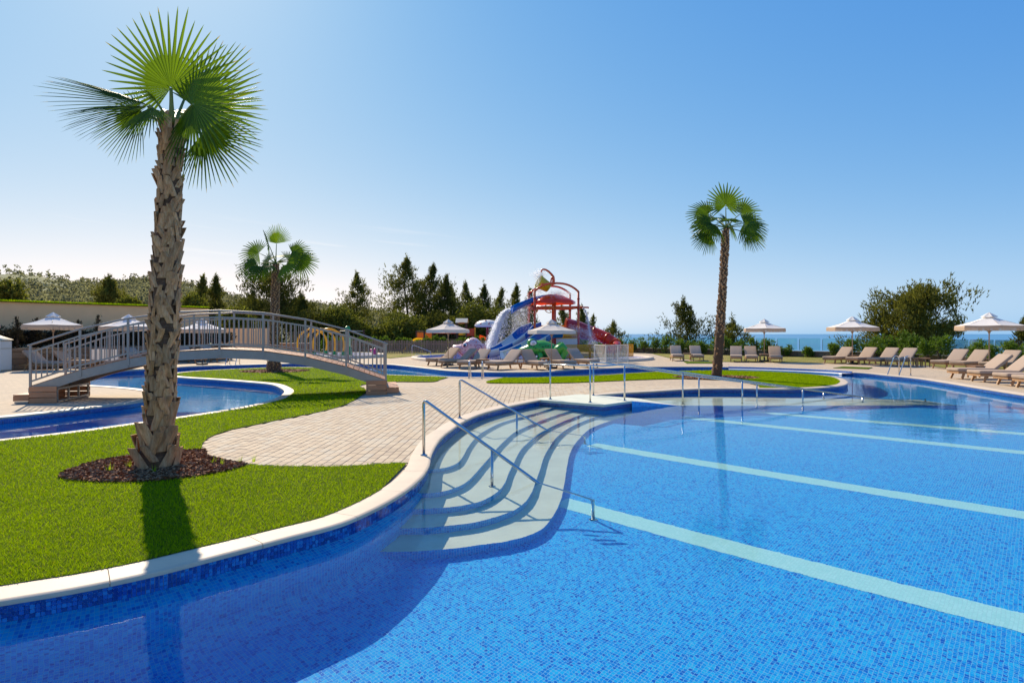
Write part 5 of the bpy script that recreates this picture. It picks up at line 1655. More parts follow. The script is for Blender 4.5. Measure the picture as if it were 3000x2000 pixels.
# ================================================================== sea fence: low stone wall with glass panels
def wall_run(pts, name, label, cat, hgt, th, stone_sz, seed, cap=True, maxn=300, group=None):
    """mortared core with separate stones on the side that faces the pools (right of travel)"""
    t = empty(name, (pts[0].x, pts[0].y, 0)); tag(t, label, cat, group)
    o0 = Vector((pts[0].x, pts[0].y, 0)); r = random.Random(seed)
    m = MB()
    for a, b in zip(pts[:-1], pts[1:]):
        m.bar(Vector((a.x, a.y, hgt / 2 - .02)) - o0, Vector((b.x, b.y, hgt / 2 - .02)) - o0, th, hgt - .04)
    m.build('core', M['mortar'], t)
    if cap:
        for a, b in zip(pts[:-1], pts[1:]):
            L = (b - a).length; n = max(1, int(L / 1.2))
            for k in range(n):
                p, q = a.lerp(b, k / n + .003), a.lerp(b, (k + 1) / n - .003)
                c = MB(); c.bar(Vector((p.x, p.y, hgt - .015)) - o0, Vector((q.x, q.y, hgt - .015)) - o0, th + .08, .05); c.build('cap_stone', M['coping'], t)
    mes = []
    for k in range(10):
        c = MB(); hw, hh = .5, .5
        sh = [(-hw + r.uniform(0, .10), -hh + r.uniform(0, .12)), (r.uniform(-.1, .1), -hh), (hw - r.uniform(0, .10), -hh + r.uniform(0, .12)), (hw, r.uniform(-.15, .15)), (hw - r.uniform(0, .12), hh - r.uniform(0, .1)), (r.uniform(-.1, .1), hh), (-hw + r.uniform(0, .12), hh - r.uniform(0, .12)), (-hw, r.uniform(-.15, .15))]
        for s_, d_ in ((1, 0), (.95, .6), (.7, 1.)):
            for x, z in sh: c.v.append((x * s_, -d_, z * s_))
        for q in (0, 8):
            for j in range(8): c.face((q + j, q + (j + 1) % 8, q + 8 + (j + 1) % 8, q + 8 + j))
        c.face([16 + j for j in range(8)]); mes.append(c.mesh('stone', M['stone']))
    cnt = 0; extra = MB()
    for a, b in zip(pts[:-1], pts[1:]):
        L = (b - a).length; dr = (b - a).normalized(); nr = Vector((dr.y, -dr.x)); ang = math.atan2(dr.y, dr.x)
        z = .01; row = 0
        while z < hgt - .08:
            rh = stone_sz * r.uniform(.38, .62); s = r.uniform(-.2, 0)
            if z + rh > hgt - .05: rh = hgt - .045 - z
            while s < L:
                sw = stone_sz * r.uniform(.6, 1.35)
                c0 = max(0, s); c1 = min(L, s + sw)
                if c1 - c0 > .06:
                    p = a + dr * ((c0 + c1) / 2) + nr * (th / 2 - .004)
                    if cnt < maxn:
                        o = link('stone', mes[r.randrange(10)], t, Vector((p.x, p.y, z + rh / 2)) - o0, (0, 0, ang)); o.scale = (c1 - c0 - .012, r.uniform(.02, .05), rh - .012); cnt += 1
                    else:
                        extra.box(Vector((p.x, p.y, z + rh / 2)) - o0, (c1 - c0 - .012, .05, rh - .012), ang)
                s += sw
            z += rh; row += 1
    if extra.f: o = extra.build('stone_courses', M['stone'], t); o['kind'] = 'stuff'
    return t
wall_run(FEN, 'low_stone_wall', 'low rubble stone wall under the glass sea fence', 'stone wall', .42, .32, .55, 3)
gf = empty('glass_fence', (FEN[0].x, FEN[0].y, .45)); tag(gf, 'frameless glass sea fence on the low stone wall', 'glass fence')
o0 = Vector((FEN[0].x, FEN[0].y, .45))
for a, b in zip(FEN[:-1], FEN[1:]):
    L = (b - a).length; n = max(1, round(L / 1.55))
    for k in range(n):
        p, q = a.lerp(b, k / n + .004), a.lerp(b, (k + 1) / n - .004)
        m = MB(); m.bar(Vector((p.x, p.y, .91)) - o0, Vector((q.x, q.y, .91)) - o0, .012, .86); m.build('glass_panel', M['glass'], gf)
        m = MB(); m.box(Vector((p.x, p.y, .87)) - o0, (.022, .022, .78), mi=0); m.build('post', M['steel'], gf)

# ================================================================== left terrace: planter wall, beige walls, cabin
wall_run([Vector((-24.6, 24.0)), Vector((-22.9, 28.0)), Vector((-18.4, 39.0))], 'planter_wall', 'rubble stone planter wall on the left terrace behind the loungers', 'stone wall', 1.02, .4, .5, 4, cap=False)
m = MB(); m.poly([(-24.4, 24.2, .93), (-22.9, 28, .93), (-18.4, 39, .93), (-19.4, 38.6, .93), (-26.2, 30.2, .93), (-30, 25, .93)])
o = m.build('planter_soil', M['mulch']); tag(o, 'dark soil of the raised planter', kind='structure')
bw = empty('garden_wall', (-25.9, 30.0, 0)); tag(bw, 'tall beige rendered garden wall with turf along its top', 'garden wall')
wa, wb = Vector((-36, 17.8)), Vector((-19.3, 37.9)); o0 = Vector((-25.9, 30.0, 0))
m = MB(); m.bar(Vector((wa.x, wa.y, 1.62)) - o0, Vector((wb.x, wb.y, 1.62)) - o0, .3, 3.28); m.build('wall_face', M['beige_wall'], bw)
m = MB(); m.bar(Vector((wa.x, wa.y, 3.285)) - o0, Vector((wb.x, wb.y, 3.285)) - o0, .55, .05); m.build('turf_edge', M['lawn'], bw)
def rim_blades(a, b, z, wdt, n, parent, o0):
    X = nrs.rand(n); off = nrs.uniform(-wdt, wdt, n); dr = (b - a).normalized()
    x = a.x + (b.x - a.x) * X - dr.y * off - o0.x; y = a.y + (b.y - a.y) * X + dr.x * off - o0.y
    h = nrs.uniform(.05, .12, n); w_ = .012; an = nrs.uniform(0, 6.28, n)
    A = np.stack([x - np.cos(an) * w_, y - np.sin(an) * w_, np.full(n, z)], 1); Bq = np.stack([x + np.cos(an) * w_, y + np.sin(an) * w_, np.full(n, z)], 1)
    Cq = np.stack([x + nrs.normal(0, .03, n), y + nrs.normal(0, .03, n), z + h], 1)
    o = link('turf_blades', tri_mesh('turf_blades', np.stack([A, Bq, Cq], 1).reshape(-1, 3), np.arange(n * 3).reshape(-1, 3), M['grass'], nrs.rand(n) * .8), parent); o['kind'] = 'stuff'
rim_blades(wa, wb, 3.305, .27, 9000, bw, o0)
lw = empty('low_garden_wall', (-19.5, 44, 0)); tag(lw, 'lower beige wall seen through the bridge railing right of the tall one', 'garden wall')
m = MB(); m.box((0, 0, 1.02), (4.4, .22, 2.04)); m.build('wall_face', M['beige_wall'], lw)
m = MB(); m.box((0, 0, 2.055), (4.46, .28, .03)); m.build('wall_cap', M['cream_paint'], lw)
wall_run([Vector((-18.0, 46.0)), Vector((-15.3, 46.6))], 'short_stone_wall', 'short stone wall between the short palm and the yellow hoops', 'stone wall', .95, .3, .5, 6)
# white kiosk
kb = P(38, 1085); kio = empty('kiosk', (kb.x - 1.02, kb.y - .32, 0)); tag(kio, 'white panelled kiosk with a low pointed roof at the left frame edge', 'kiosk')
m = MB(); m.box((0, 0, .68), (1.92, .64, 1.36)); m.build('core', M['cream_paint'], kio)
for x in (-.70, 0.0, .70):
    for z, h in ((.52, .92), (1.17, .30)):
        m = MB(); m.box((x, -.335, z), (.66, .03, h)); m.build('wall_panel', M['white_paint'], kio)
for z, h in ((.52, .92), (1.17, .30)):
    m = MB(); m.box((.975, 0, z), (.03, .58, h)); m.build('wall_panel', M['white_paint'], kio)
m = MB(); m.lathe([(1.44, 1.36), (1.42, 1.40), (.02, 1.80)], 4, M=Matrix.Diagonal((1.0, .36, 1.0)) @ Matrix.Rotation(RAD(45), 3, 'Z')); m.build('roof', M['cream_paint'], kio)
for x in (-.95, .95):
    m = MB(); m.box((x, -.33, .68), (.07, .07, 1.36)); m.build('corner_post', M['white_paint'], kio)
# white panel behind the railing
pb = P(306, 1077); wp = empty('white_panel', (pb.x, pb.y, 0)); tag(wp, 'white canvas windbreak panel behind the bridge railing on the left terrace', 'windbreak')
m = MB(); m.box((0, 0, .62), (1.34, .03, .56)); m.build('panel', M['canvas'], wp)
for x in (-.64, .64):
    m = MB(); m.box((x, .02, .45), (.03, .03, .9)); m.build('post', M['teak'], wp)
    m = MB(); m.box((x, 0, .02), (.05, .4, .04)); m.build('foot', M['teak'], wp)
# wire mesh fence panel and curved low wall
mf = empty('mesh_fence', (-17.6, 50, 0)); tag(mf, 'grey wire mesh fence panel behind the yellow hoops', 'mesh fence')
for x in (-1.3, 0, 1.3):
    m = MB(); m.box((x, 0, .95), (.05, .05, 1.9)); m.build('post', M['galv'], mf)
for k in range(12):
    m = MB(); m.box((0, 0, .75 + k * .095), (2.6, .012, .014)); m.build('wire', M['galv'], mf)
cwp = empty('curved_wall', (-16.9, 46.5, 0)); tag(cwp, 'pale curved garden wall sloping down behind the yellow hoops', 'garden wall')
m = MB(); prof = [(-1.4, .9), (0, .88), (.45, .80), (.85, .6), (1.25, .32), (1.7, .12)]
rows = [[(x, -.1, 0) for x, z in prof], [(x, -.1, z) for x, z in prof], [(x, .1, z) for x, z in prof], [(x, .1, 0) for x, z in prof]]
m.grid(rows, sm=False); m.poly([(-1.4, -.1, 0), (-1.4, -.1, .9), (-1.4, .1, .9), (-1.4, .1, 0)]); m.build('wall_face', M['cream_paint'], cwp)

# ================================================================== picket fence
pfA, pfB = Vector((-15.6, 50.6)), Vector((1.2, 50.9))
pf = empty('picket_fence', (pfA.x, pfA.y, 0)); tag(pf, 'brown wooden picket fence in front of the playground', 'picket fence')
L = (pfB - pfA).length; NP = 118
pm_ = []
for k in range(4):
    m = MB(); hh = 1.0 + .02 * k; m.box((0, 0, hh / 2 + .03), (.095, .022, hh)); b = len(m.v); m.v += [(0, -.011, hh + .09), (0, .011, hh + .09)]
    m.face((b - 4, b - 3, b)); m.face((b - 2, b - 1, b + 1)); m.face((b - 3, b - 2, b + 1, b)); m.face((b - 1, b - 4, b, b + 1)); pm_.append(m.mesh('picket', M['fence_wood']))
for k in range(NP):
    x = (k + .5) * L / NP; link('picket', pm_[k % 4], pf, (x, .3 * x / L, 0), (0, rnd.uniform(-.01, .01), .018))
for z in (.32, .80):
    m = MB(); m.bar((0, .035, z), (L, .335, z), .03, .09); m.build('fence_rail', M['fence_wood'], pf)
for k in range(9):
    m = MB(); x = L * k / 8; m.box((x, .3 * x / L + .06, .55), (.09, .09, 1.1)); m.build('post', M['fence_wood'], pf)

# ================================================================== splash pool with the water tower
SP = Vector((1.35, 40.6)); SA, SB = 8.1, 6.9
def el(k, a=0., n=72): q = 2 * math.pi * k / n; return Vector((SP.x + (SA + a) * math.cos(q), SP.y + (SB + a) * math.sin(q)))
m = MB(); rows = []
for a, z in ((.04, -.01), (.02, .13), (-.02, .15), (-.32, .15), (-.35, .13), (-.35, -.02)):
    rows.append([(*el(k, a), z) for k in range(72)])
m.grid(rows, closed=True)
spr = m.build('splash_pool_rim', M['coping']); tag(spr, 'raised limestone rim of the splash pool', kind='structure')
m = MB(); rows = [[(*el(k, -.33), .075) for k in range(72)], [(SP.x, SP.y, .075)] * 72]; m.grid(rows, closed=True, sm=False)
def splash_mat():
    k = NT('splash_water'); v = k.coord(); k.b.inputs['Base Color'].default_value = (.06, .10, .50, 1); k.b.inputs['Roughness'].default_value = .04; k.b.inputs['IOR'].default_value = 1.333
    k.bump(k.noise(v, 3, 3), .6, .05); return k.m
o = m.build('splash_water', splash_mat()); tag(o, 'shallow blue water of the splash pool', kind='structure')
# handrail at its left end
hb = P(1207, 1049); e1 = P(1258, 1047)
t = empty('handrail', hb); tag(t, 'thin stainless handrail at the left end of the splash pool', 'handrail')
m = MB(); m.tube([(0, 0, 0), (0, 0, .78), (.05, .02, .86), (.16, .06, .87), (1.2, .3, .45), (1.28, .32, .1)], .018, 8); m.build('rail', M['steel'], t)
m = MB(); m.tube([(.2, -.1, 0), (.22, -.1, .22), (.32, -.08, .28), (1.0, .1, .12)], .018, 8); m.build('lower_rail', M['steel'], t)

# ---- red water tower
TW = PY(1620, 978, 40.0); tw = empty('water_tower', (TW.x, 40.0, 0), RAD(8)); tag(tw, 'red tubular water play tower with a tipping bucket', 'water play tower')
W2 = 1.45
def zt_(v, Y=40.): return H + (HY - v) / F * Y
zarch, zbeam, zcan = zt_(833), zt_(902), zt_(880)
zsh = zt_(856)
corners = [(-W2, -W2 * .8), (W2, -W2 * .8), (W2, W2 * .8), (-W2, W2 * .8)]
for x, y in corners:
    m = MB(); m.tube([(x, y, 0), (x, y, zsh)], .075, 10)
    m.build('column', M['red'], tw)
    for z in (zbeam, zcan + .05, zbeam - .12):
        m = MB(); m.lathe([(.10, z - .04), (.10, z + .04)], 8, (x, y, 0)); m.build('clamp', M['dark_red'], tw)
for x, y in ((-.12, -W2 * .8 - .02), (.30, W2 * .5), (.08, W2 * .3)):
    m = MB(); m.tube([(x, y, 0), (x, y, zcan + .1)], .075, 10); m.build('column', M['red'], tw)
for y in (-W2 * .8, W2 * .8):
    pts_ = []
    for k in range(15):
        s = -1 + 2 * k / 14; pts_.append((W2 * s, y, zsh + (zarch - zsh) * (1 - abs(s) ** 2.6) - .02))
    m = MB(); m.tube(pts_, .07, 10); m.build('arch', M['red'], tw)
    m = MB(); m.tube([(-W2, y, zbeam), (W2, y, zbeam)], .085, 10); m.build('beam', M['red'], tw)
for x in (-W2, W2):
    m = MB(); m.tube([(x, -W2 * .8, zbeam), (x, W2 * .8, zbeam)], .075, 10); m.build('beam', M['red'], tw)
m = MB(); m.tube([(0, -W2 * .8, zarch), (0, W2 * .8, zarch)], .06, 10); m.build('beam', M['red'], tw)
# goose neck
def TL(u, v, dy=0.):
    q = PY(u, v, 40. + dy); q = Vector((q.x - TW.x, dy, q.z)); return q
neck = [TL(1620.5, 833), TL(1622, 822), TL(1621, 811), TL(1616, 804), TL(1608, 796), TL(1599, 790.5), TL(1592, 789), TL(1587, 791), TL(1585, 797)]
m = MB(); m.tube(neck, [.10, .10, .09, .075, .07, .065, .06, .06, .06], 10); m.build('goose_neck', M['red'], tw)
m = MB(); m.tube([TL(1613, 833), TL(1614.5, 820), TL(1618, 808)], .05, 8); m.build('neck_brace', M['red'], tw)
# tipping bucket
c_ = TL(1592, 834); Rb = Matrix.Rotation(RAD(-62), 3, 'Y') @ Matrix.Rotation(RAD(8), 3, 'X')
m = MB(); m.lathe([(.0, -.42), (.30, -.42), (.34, -.38), (.44, .30), (.48, .42), (.44, .42), (.40, .30), (.30, -.34), (.0, -.34)], 22, c_, close=False, M=Rb); m.build('tipping_bucket', M['olive_yellow'], tw)
m = MB(); m.tube([c_ + Vector((0, -1.0, 0)), c_ + Vector((0, 1.0, 0))], .04, 8); m.build('bucket_axle', M['red'], tw)
m = MB(); m.box(TL(1582.5, 835, -1.15), (.22, .16, .22)); m.build('bearing_block', M['red'], tw)
# canopy: eight-lobed shallow dome
m = MB(); rows = []; zc0 = zt_(885)
for k in range(7):
    s = k / 6; row = []
    for j in range(32):
        q = 2 * math.pi * j / 32; lob = 1 - .05 * abs(math.sin(q * 4)); rr = (W2 + .10) * s * lob
        row.append((rr * math.cos(q), rr * math.sin(q) * .95, zc0 + .55 * (1 - s ** 1.7) + .05 * abs(math.cos(q * 4)) * s))
    rows.append(row)
rows.append([(p[0] * 1.0, p[1] * 1.0, p[2] - .16) for p in rows[-1]])
m.grid(rows[1:], closed=True); m.build('canopy', M['tube_red'], tw)
# wheels
for u, y in ((1598, -W2 * .8 - .06), (1567, W2 * .4)):
    q = TL(u, 904); m = MB()
    ring = [(q.x + .30 * math.cos(a), y, q.z - .02 + .30 * math.sin(a)) for a in np.linspace(0, 2 * math.pi, 21)]
    m.tube(ring, .025, 6, cap=False)
    for a in np.linspace(0, 2 * math.pi, 6)[:-1]: m.bar((q.x, y, q.z - .02), (q.x + .29 * math.cos(a), y, q.z - .02 + .29 * math.sin(a)), .10, .02)
    m.build('spinner_wheel', M['orange'], tw)
# side spout
m = MB(); m.tube([(W2, -W2 * .8, zbeam), (W2 + .62, -W2 * .8, zbeam), (W2 + .70, -W2 * .8, zbeam - .02)], .055, 8); m.build('side_spout', M['red'], tw)
m = MB(); m.lathe([(.09, -.07), (.09, .07)], 10, (W2 + .22, -W2 * .8, zbeam), M=Matrix.Rotation(RAD(90), 3, 'Y')); m.build('valve', M['red'], tw)
# deck, panels
zd = zt_(990)
m = MB(); m.box((0, 0, zd), (2 * W2, 1.6 * W2, .08)); m.build('deck', M['yellow'], tw)
m = MB(); m.box((.66, -W2 * .8 + .03, zd + .33), (1.45, .04, .44)); m.build('guard_panel', M['yellow'], tw)
m = MB(); m.box((.66, -W2 * .8 + .02, zd - .40), (1.45, .05, .72)); m.build('skirt_panel', M['white_paint'], tw)
m = MB(); m.box((.3, W2 * .8, zd + .62), (2.2, .04, .5)); m.build('guard_panel', M['yellow'], tw)
for k in range(10):
    m = MB(); m.box((.02 + k * .145, -W2 * .8, zd + .12), (.025, .03, .22)); m.build('spindle', M['yellow'], tw)
m = MB(); m.box((-W2 + .22, -.7, zd + .18), (.3, .04, .5)); m.build('guard_panel', M['orange'], tw)
# ---- blue chute that pours water
ch = []
cpath = [TL(1614, 869, .5), TL(1590, 870, .3), TL(1565, 875, .1), TL(1540, 883, -.1), TL(1515, 893, -.3), TL(1496, 902, -.45)]
cpath = [Vector((p.x, p.y, p.z)) for p in cpath]
m = MB(); rows = []
for k, p in enumerate(cpath):
    s = k / 5; wd = .5 + .12 * s; dp = .14 + .14 * s
    rows.append([(p.x, p.y - wd, p.z + .1), (p.x - .02, p.y - wd * .85, p.z - dp), (p.x - .03, p.y, p.z - dp * 1.5), (p.x - .02, p.y + wd * .85, p.z - dp), (p.x, p.y + wd, p.z + .1), (p.x, p.y + wd * .8, p.z - dp + .06), (p.x, p.y, p.z - dp * 1.4 + .05), (p.x, p.y - wd * .8, p.z - dp + .06)])
m.grid(rows, closed=True); m.build('pouring_chute', M['slide_blue'], tw)

# ---- open slides: checked fibreglass troughs
def slide(label, path, width, cols, nblk, base):
    t = empty('water_slide', base); tag(t, label, 'water slide', 'blue and white slides of the water tower')
    P_ = [Vector(p) - Vector(base) for p in path]; N = 28
    def at(s):
        f = s * (len(P_) - 1); i = min(int(f), len(P_) - 2); f -= i
        p0, p1, p2, p3 = P_[max(i - 1, 0)], P_[i], P_[i + 1], P_[min(i + 3 - 1, len(P_) - 1)]
        return .5 * ((2 * p1) + (p2 - p0) * f + (2 * p0 - 5 * p1 + 4 * p2 - p3) * f * f + (3 * p1 - p0 - 3 * p2 + p3) * f ** 3)
    rowsL = []; hw = width / 2
    sec = [(-hw - .05, .42), (-hw, .42), (-hw * .86, .10), (-hw * .55, 0.), (0, -.02), (hw * .55, 0.), (hw * .86, .10), (hw, .42), (hw + .05, .42), (hw + .05, .36), (hw * .9, .02), (hw * .55, -.06), (-hw * .55, -.06), (-hw * .9, .02), (-hw - .05, .36)]
    rows = []
    for k in range(N + 1):
        s = k / N; p = at(s); d = (at(min(1, s + .02)) - at(max(0, s - .02))).normalized()
        sd = Vector((d.y, -d.x, 0)).normalized(); up = sd.cross(d); 
        if up.z < 0: up = -up
        ss = 1.0
        rows.append([p + sd * a + up * (b * ss) for a, b in sec])
    for b in range(nblk):
        m = MB(); k0 = round(N * b / nblk); k1 = round(N * (b + 1) / nblk)
        m.grid(rows[k0:k1 + 1], closed=True); m.build('slide_section', M[cols[b % len(cols)]], t)
    m = MB(); m.tube([r[1] for r in rows], .035, 6); m.tube([r[7] for r in rows], .035, 6); m.build('slide_rims', M['slide_white'], t)
    for s in (.25,):
        p = at(s); m = MB(); m.tube([(p.x, p.y, p.z - .1), (p.x, p.y, -Vector(base).z)], .06, 8); m.build('slide_leg', M['white_paint'], t)
    return t
Ys = 39.2
s1 = [PY(1574, 962, 39.6), PY(1548, 973, 39.2), PY(1522, 997, 38.6), PY(1490, 1021, 38.0), PY(1455, 1038, 37.5), PY(1424, 1046.5, 37.2), PY(1412, 1048, 37.1)]
slide('blue and white checked slide, left of the two', s1, 1.15, ['slide_blue', 'slide_blue', 'slide_white', 'slide_blue', 'slide_white', 'slide_blue'], 6, (s1[-1].x, s1[-1].y, 0))
s2 = [PY(1640, 987, 38.3), PY(1606, 990, 38.0), PY(1578, 1007, 37.2), PY(1548, 1025, 36.6), PY(1515, 1040, 36.1), PY(1486, 1049, 35.8), PY(1474, 1050, 35.7)]
slide('blue and cream checked slide behind the frog, right of the two', s2, 1.15, ['slide_teal', 'slide_teal', 'slide_cream', 'slide_teal', 'slide_cream', 'slide_white'], 6, (s2[-1].x, s2[-1].y, 0))
# ---- red tube slide
ts = empty('tube_slide', (PY(1760, 978, 41).x, 41, 0)); tag(ts, 'big red tube slide curling down at the right of the water tower', 'tube slide')
o0 = Vector((PY(1760, 978, 41).x, 41, 0))
tp = [PY(1655, 962, 41), PY(1690, 966, 41), PY(1718, 973, 40.8), PY(1748, 980, 40.6), PY(1778, 992, 40.2), PY(1800, 1006, 39.8), PY(1806, 1018, 39.1), PY(1790, 1022, 38.6), PY(1765, 1022, 38.4)]
tr_ = [.75, .62, .52, .44, .40, .36, .32, .28, .26]
fine = []; fr_ = []
for i in range(len(tp) - 1):
    for k in range(6):
        f = k / 6; p0, p1, p2, p3 = tp[max(i - 1, 0)], tp[i], tp[i + 1], tp[min(i + 2, len(tp) - 1)]
        fine.append(.5 * ((2 * p1) + (p2 - p0) * f + (2 * p0 - 5 * p1 + 4 * p2 - p3) * f * f + (3 * p1 - p0 - 3 * p2 + p3) * f ** 3) - o0); fr_.append(tr_[i] + (tr_[i + 1] - tr_[i]) * f)
cuts = [0, 16, 24, 31, 40, len(fine) - 1]
for a, b, mt in zip(cuts[:-1], cuts[1:], ('dark_red', 'tube_red', 'tube_red', 'orange', 'tube_red')):
    m = MB(); m.tube(fine[a:b + 1], fr_[a:b + 1], 20); m.build('tube_section', M[mt if mt != 'orange' else 'tube_red'], ts)
    d = (fine[min(b + 1, len(fine) - 1)] - fine[b - 1]).normalized()
    m = MB(); m.tube([fine[b] - d * .03, fine[b] + d * .03], fr_[b] + .06, 20); m.build('joint_ring', M['red'], ts)
for k in (14, 30):
    m = MB(); p = fine[k]; m.tube([(p.x, p.y, 0), (p.x, p.y, p.z)], .07, 8); m.build('support', M['red'], ts)

# ---- yellow barrier and clear panels
yf = empty('yellow_fence', (0, 0, 0)); ya, yb = P(1655, 1058), P(1860, 1052)
yf.location = (ya.x, ya.y + .6, .14); tag(yf, 'yellow upright bar fence on the splash pool below the red slide', 'fence')
N = 62; dv = Vector((yb.x - ya.x, yb.y - ya.y, 0))
for k in range(N + 1):
    m = MB() if k == 0 else None
    if k == 0: m.box((0, 0, .42), (.05, .025, .84)); ybar = m.mesh('fence_bar', M['yellow'])
    link('fence_bar', ybar, yf, dv * (k / N))
for z in (.08, .82):
    m = MB(); m.bar((0, 0, z), dv + Vector((0, 0, z)), .05, .05); m.build('fence_rail', M['yellow'], yf)
cf = empty('clear_fence', (0, 0, 0)); fa = P(1741, 1062); fb_ = P(1775, 1066.5); fc = P(1840, 1063)
cf.location = (fa.x, fa.y, 0); tag(cf, 'white framed clear panel barrier at the right of the splash pool', 'barrier')
poly_ = [Vector((0, 0, 0)), fb_ - fa, (fb_ - fa).lerp(fc - fa, .53), fc - fa]
for a, b in zip(poly_[:-1], poly_[1:]):
    for z in (.12, 1.02):
        m = MB(); m.bar(a + Vector((0, 0, z)), b + Vector((0, 0, z)), .04, .045); m.build('rail', M['white_paint'], cf)
    m = MB(); m.bar(a.lerp(b, .04) + Vector((0, 0, .57)), a.lerp(b, .96) + Vector((0, 0, .57)), .012, .82); m.build('clear_panel', M['clear_panel'], cf)
for a in poly_:
    m = MB(); m.box(a + Vector((0, 0, .52)), (.045, .045, 1.04)); m.build('post', M['white_paint'], cf)

# ---- green frog
fp = P(1592, 1062); fg = empty('frog_sculpture', (fp.x, fp.y + .9, .1)); tag(fg, 'green fibreglass frog with dark spots facing left in front of the slides', 'frog sculpture')
s_ = 36.0 / F
def ell(m, c, r, n=20, rot=None): m.ball(c, r, n, 0, rot)
m = MB()   # body: rings from snout (left) to rump (right)
body = [(-1.42, .62, .03, .02), (-1.38, .62, .16, .09), (-1.20, .62, .34, .17), (-.95, .64, .50, .27), (-.65, .68, .60, .40), (-.30, .68, .64, .50), (.10, .62, .68, .56), (.50, .52, .70, .52), (.90, .42, .64, .42), (1.15, .36, .48, .30), (1.30, .32, .1, .06)]
rows = []
for x, zc, ry, rzz in body:
    rows.append([(x, ry * math.cos(q), zc + rzz * math.sin(q) * (1.0 if math.sin(q) > 0 else .85)) for q in np.linspace(0, 2 * math.pi, 21)[:-1]])
m.grid(rows, closed=True); m.build('body', M['frog'], fg)
for sy in (-1, 1):
    m = MB(); ell(m, (-.62, sy * .30, 1.02), (.30, .20, .25)); m.build('eye_bulge', M['frog'], fg)
    e = None
    for rad, mt, dy in ((.235, 'eye_black', .0), (.195, 'eye_white', .03), (.105, 'eye_grey', .055), (.075, 'eye_white', .07), (.045, 'eye_grey', .085)):
        m = MB(); ell(m, (-.56, sy * (.42 + dy), 1.0), (rad, .09, rad)); q = m.build('eye' if e is None else 'eye_ring', M[mt], fg if e is None else e); e = e or q
    m = MB(); m.tube([(.55, sy * .55, .25), (.85, sy * .80, .62), (1.10, sy * .85, .80), (1.28, sy * .78, .62), (1.10, sy * .82, .20), (.75, sy * .90, .06), (.35, sy * .98, .04)], [.20, .27, .30, .26, .20, .13, .09], 14); m.build('hind_leg', M['frog'], fg)
    m = MB(); m.tube([(-.25, sy * .45, .45), (-.12, sy * .72, .28), (-.22, sy * .78, .06), (-.55, sy * .82, .04)], [.18, .15, .11, .08], 12); m.build('front_leg', M['frog'], fg)
m = MB()
for k in range(26):
    x = rnd.uniform(-.9, 1.0); q = rnd.uniform(-.35, .9)
    i = min(range(len(body)), key=lambda i: abs(body[i][0] - x)); zc, ry, rzz = body[i][1:]
    c = Vector((x, -ry * math.cos(q) * 1.0, zc + rzz * math.sin(q)))
    ell(m, c, (.045, .03, .04), 8)
o = m.build('spots', M['frog_dark'], fg); o['kind'] = 'stuff'
m = MB(); m.tube([(-1.40, -.10, .585), (-1.18, -.35, .575), (-.85, -.52, .56), (-.5, -.60, .60)], .014, 6); m.build('mouth_line', M['frog_dark'], fg)
# ---- pink fish
gp = P(1368, 1060); gg = empty('fish_sculpture', (gp.x, gp.y + 1.6, .05), RAD(-8)); tag(gg, 'pink spotted fibreglass fish with a wide mouth behind the middle loungers', 'fish sculpture')
m = MB(); body = [(-.52, .62, .24, .20), (-.48, .62, .36, .26), (-.30, .66, .52, .42), (-.05, .70, .62, .60), (.25, .72, .64, .68), (.5, .70, .60, .62), (.72, .66, .48, .48), (.88, .60, .30, .30), (.95, .58, .05, .05)]
rows = []
for x, zc, ry, rzz in body: rows.append([(x, ry * math.cos(q), zc + rzz * math.sin(q)) for q in np.linspace(0, 2 * math.pi, 25)[:-1]])
m.grid(rows, closed=True); m.build('body', M['pink'], gg)
m = MB()   # flaring upper lip and open lower jaw
rows = []
for s, (x, zc, ry, rzz) in zip((0, 1, 2, 3), ((-.36, .66, .48, .34), (-.62, .70, .52, .24), (-.86, .76, .46, .17), (-.92, .74, .42, .13))):
    rows.append([(x - .06 * math.sin(q), ry * math.cos(q), zc + rzz * math.sin(q)) for q in np.linspace(.05 * math.pi, .95 * math.pi, 13)])
m.grid(rows); m.build('upper_lip', M['pink'], gg)
m = MB(); rows = []
for x, zc, ry, rzz in ((-.88, .70, .40, .10), (-.72, .52, .44, .22), (-.45, .34, .44, .28), (-.15, .16, .40, .22), (.1, .04, .34, .10)):
    rows.append([(x, ry * math.cos(q), zc - rzz * .2 - rzz * math.sin(q) * .4) for q in np.linspace(0, math.pi, 11)])
m.grid(rows); m.build('lower_jaw', M['pink'], gg)
m = MB(); m.tube([(-.90, -.40, .74), (-.62, -.52, .66), (-.40, -.56, .42), (-.15, -.60, .22), (.15, -.60, .12), (.5, -.56, .2)], .025, 8); m.build('lip_edge', M['pink_deep'], gg)
for sy in (-1, 1):
    e = None
    for rad, mt, c in ((.155, 'pink_deep', (-.10, .59, .92)), (.125, 'eye_white', (-.10, .63, .93)), (.10, 'eye_blue', (-.115, .66, .915)), (.075, 'eye_black', (-.12, .69, .905)), (.025, 'eye_white', (-.15, .76, .94))):
        m = MB(); ell(m, (c[0], sy * c[1], c[2]), (rad, .07, rad)); q = m.build('eye' if e is None else 'eye_ring', M[mt], gg if e is None else e); e = e or q
    f = None
    for rad, mt, dy in ((.30, 'pink', 0), (.24, 'pink_deep', .05), (.21, 'pink', .07), (.12, 'pink_deep', .11), (.09, 'pink', .13), (.045, 'pink_deep', .16)):
        m = MB(); ell(m, (.72, sy * (.48 + dy), .72), (rad, .12, rad)); q = m.build('ear_fin' if f is None else 'fin_ring', M[mt], gg if f is None else f); f = f or q
m = MB()
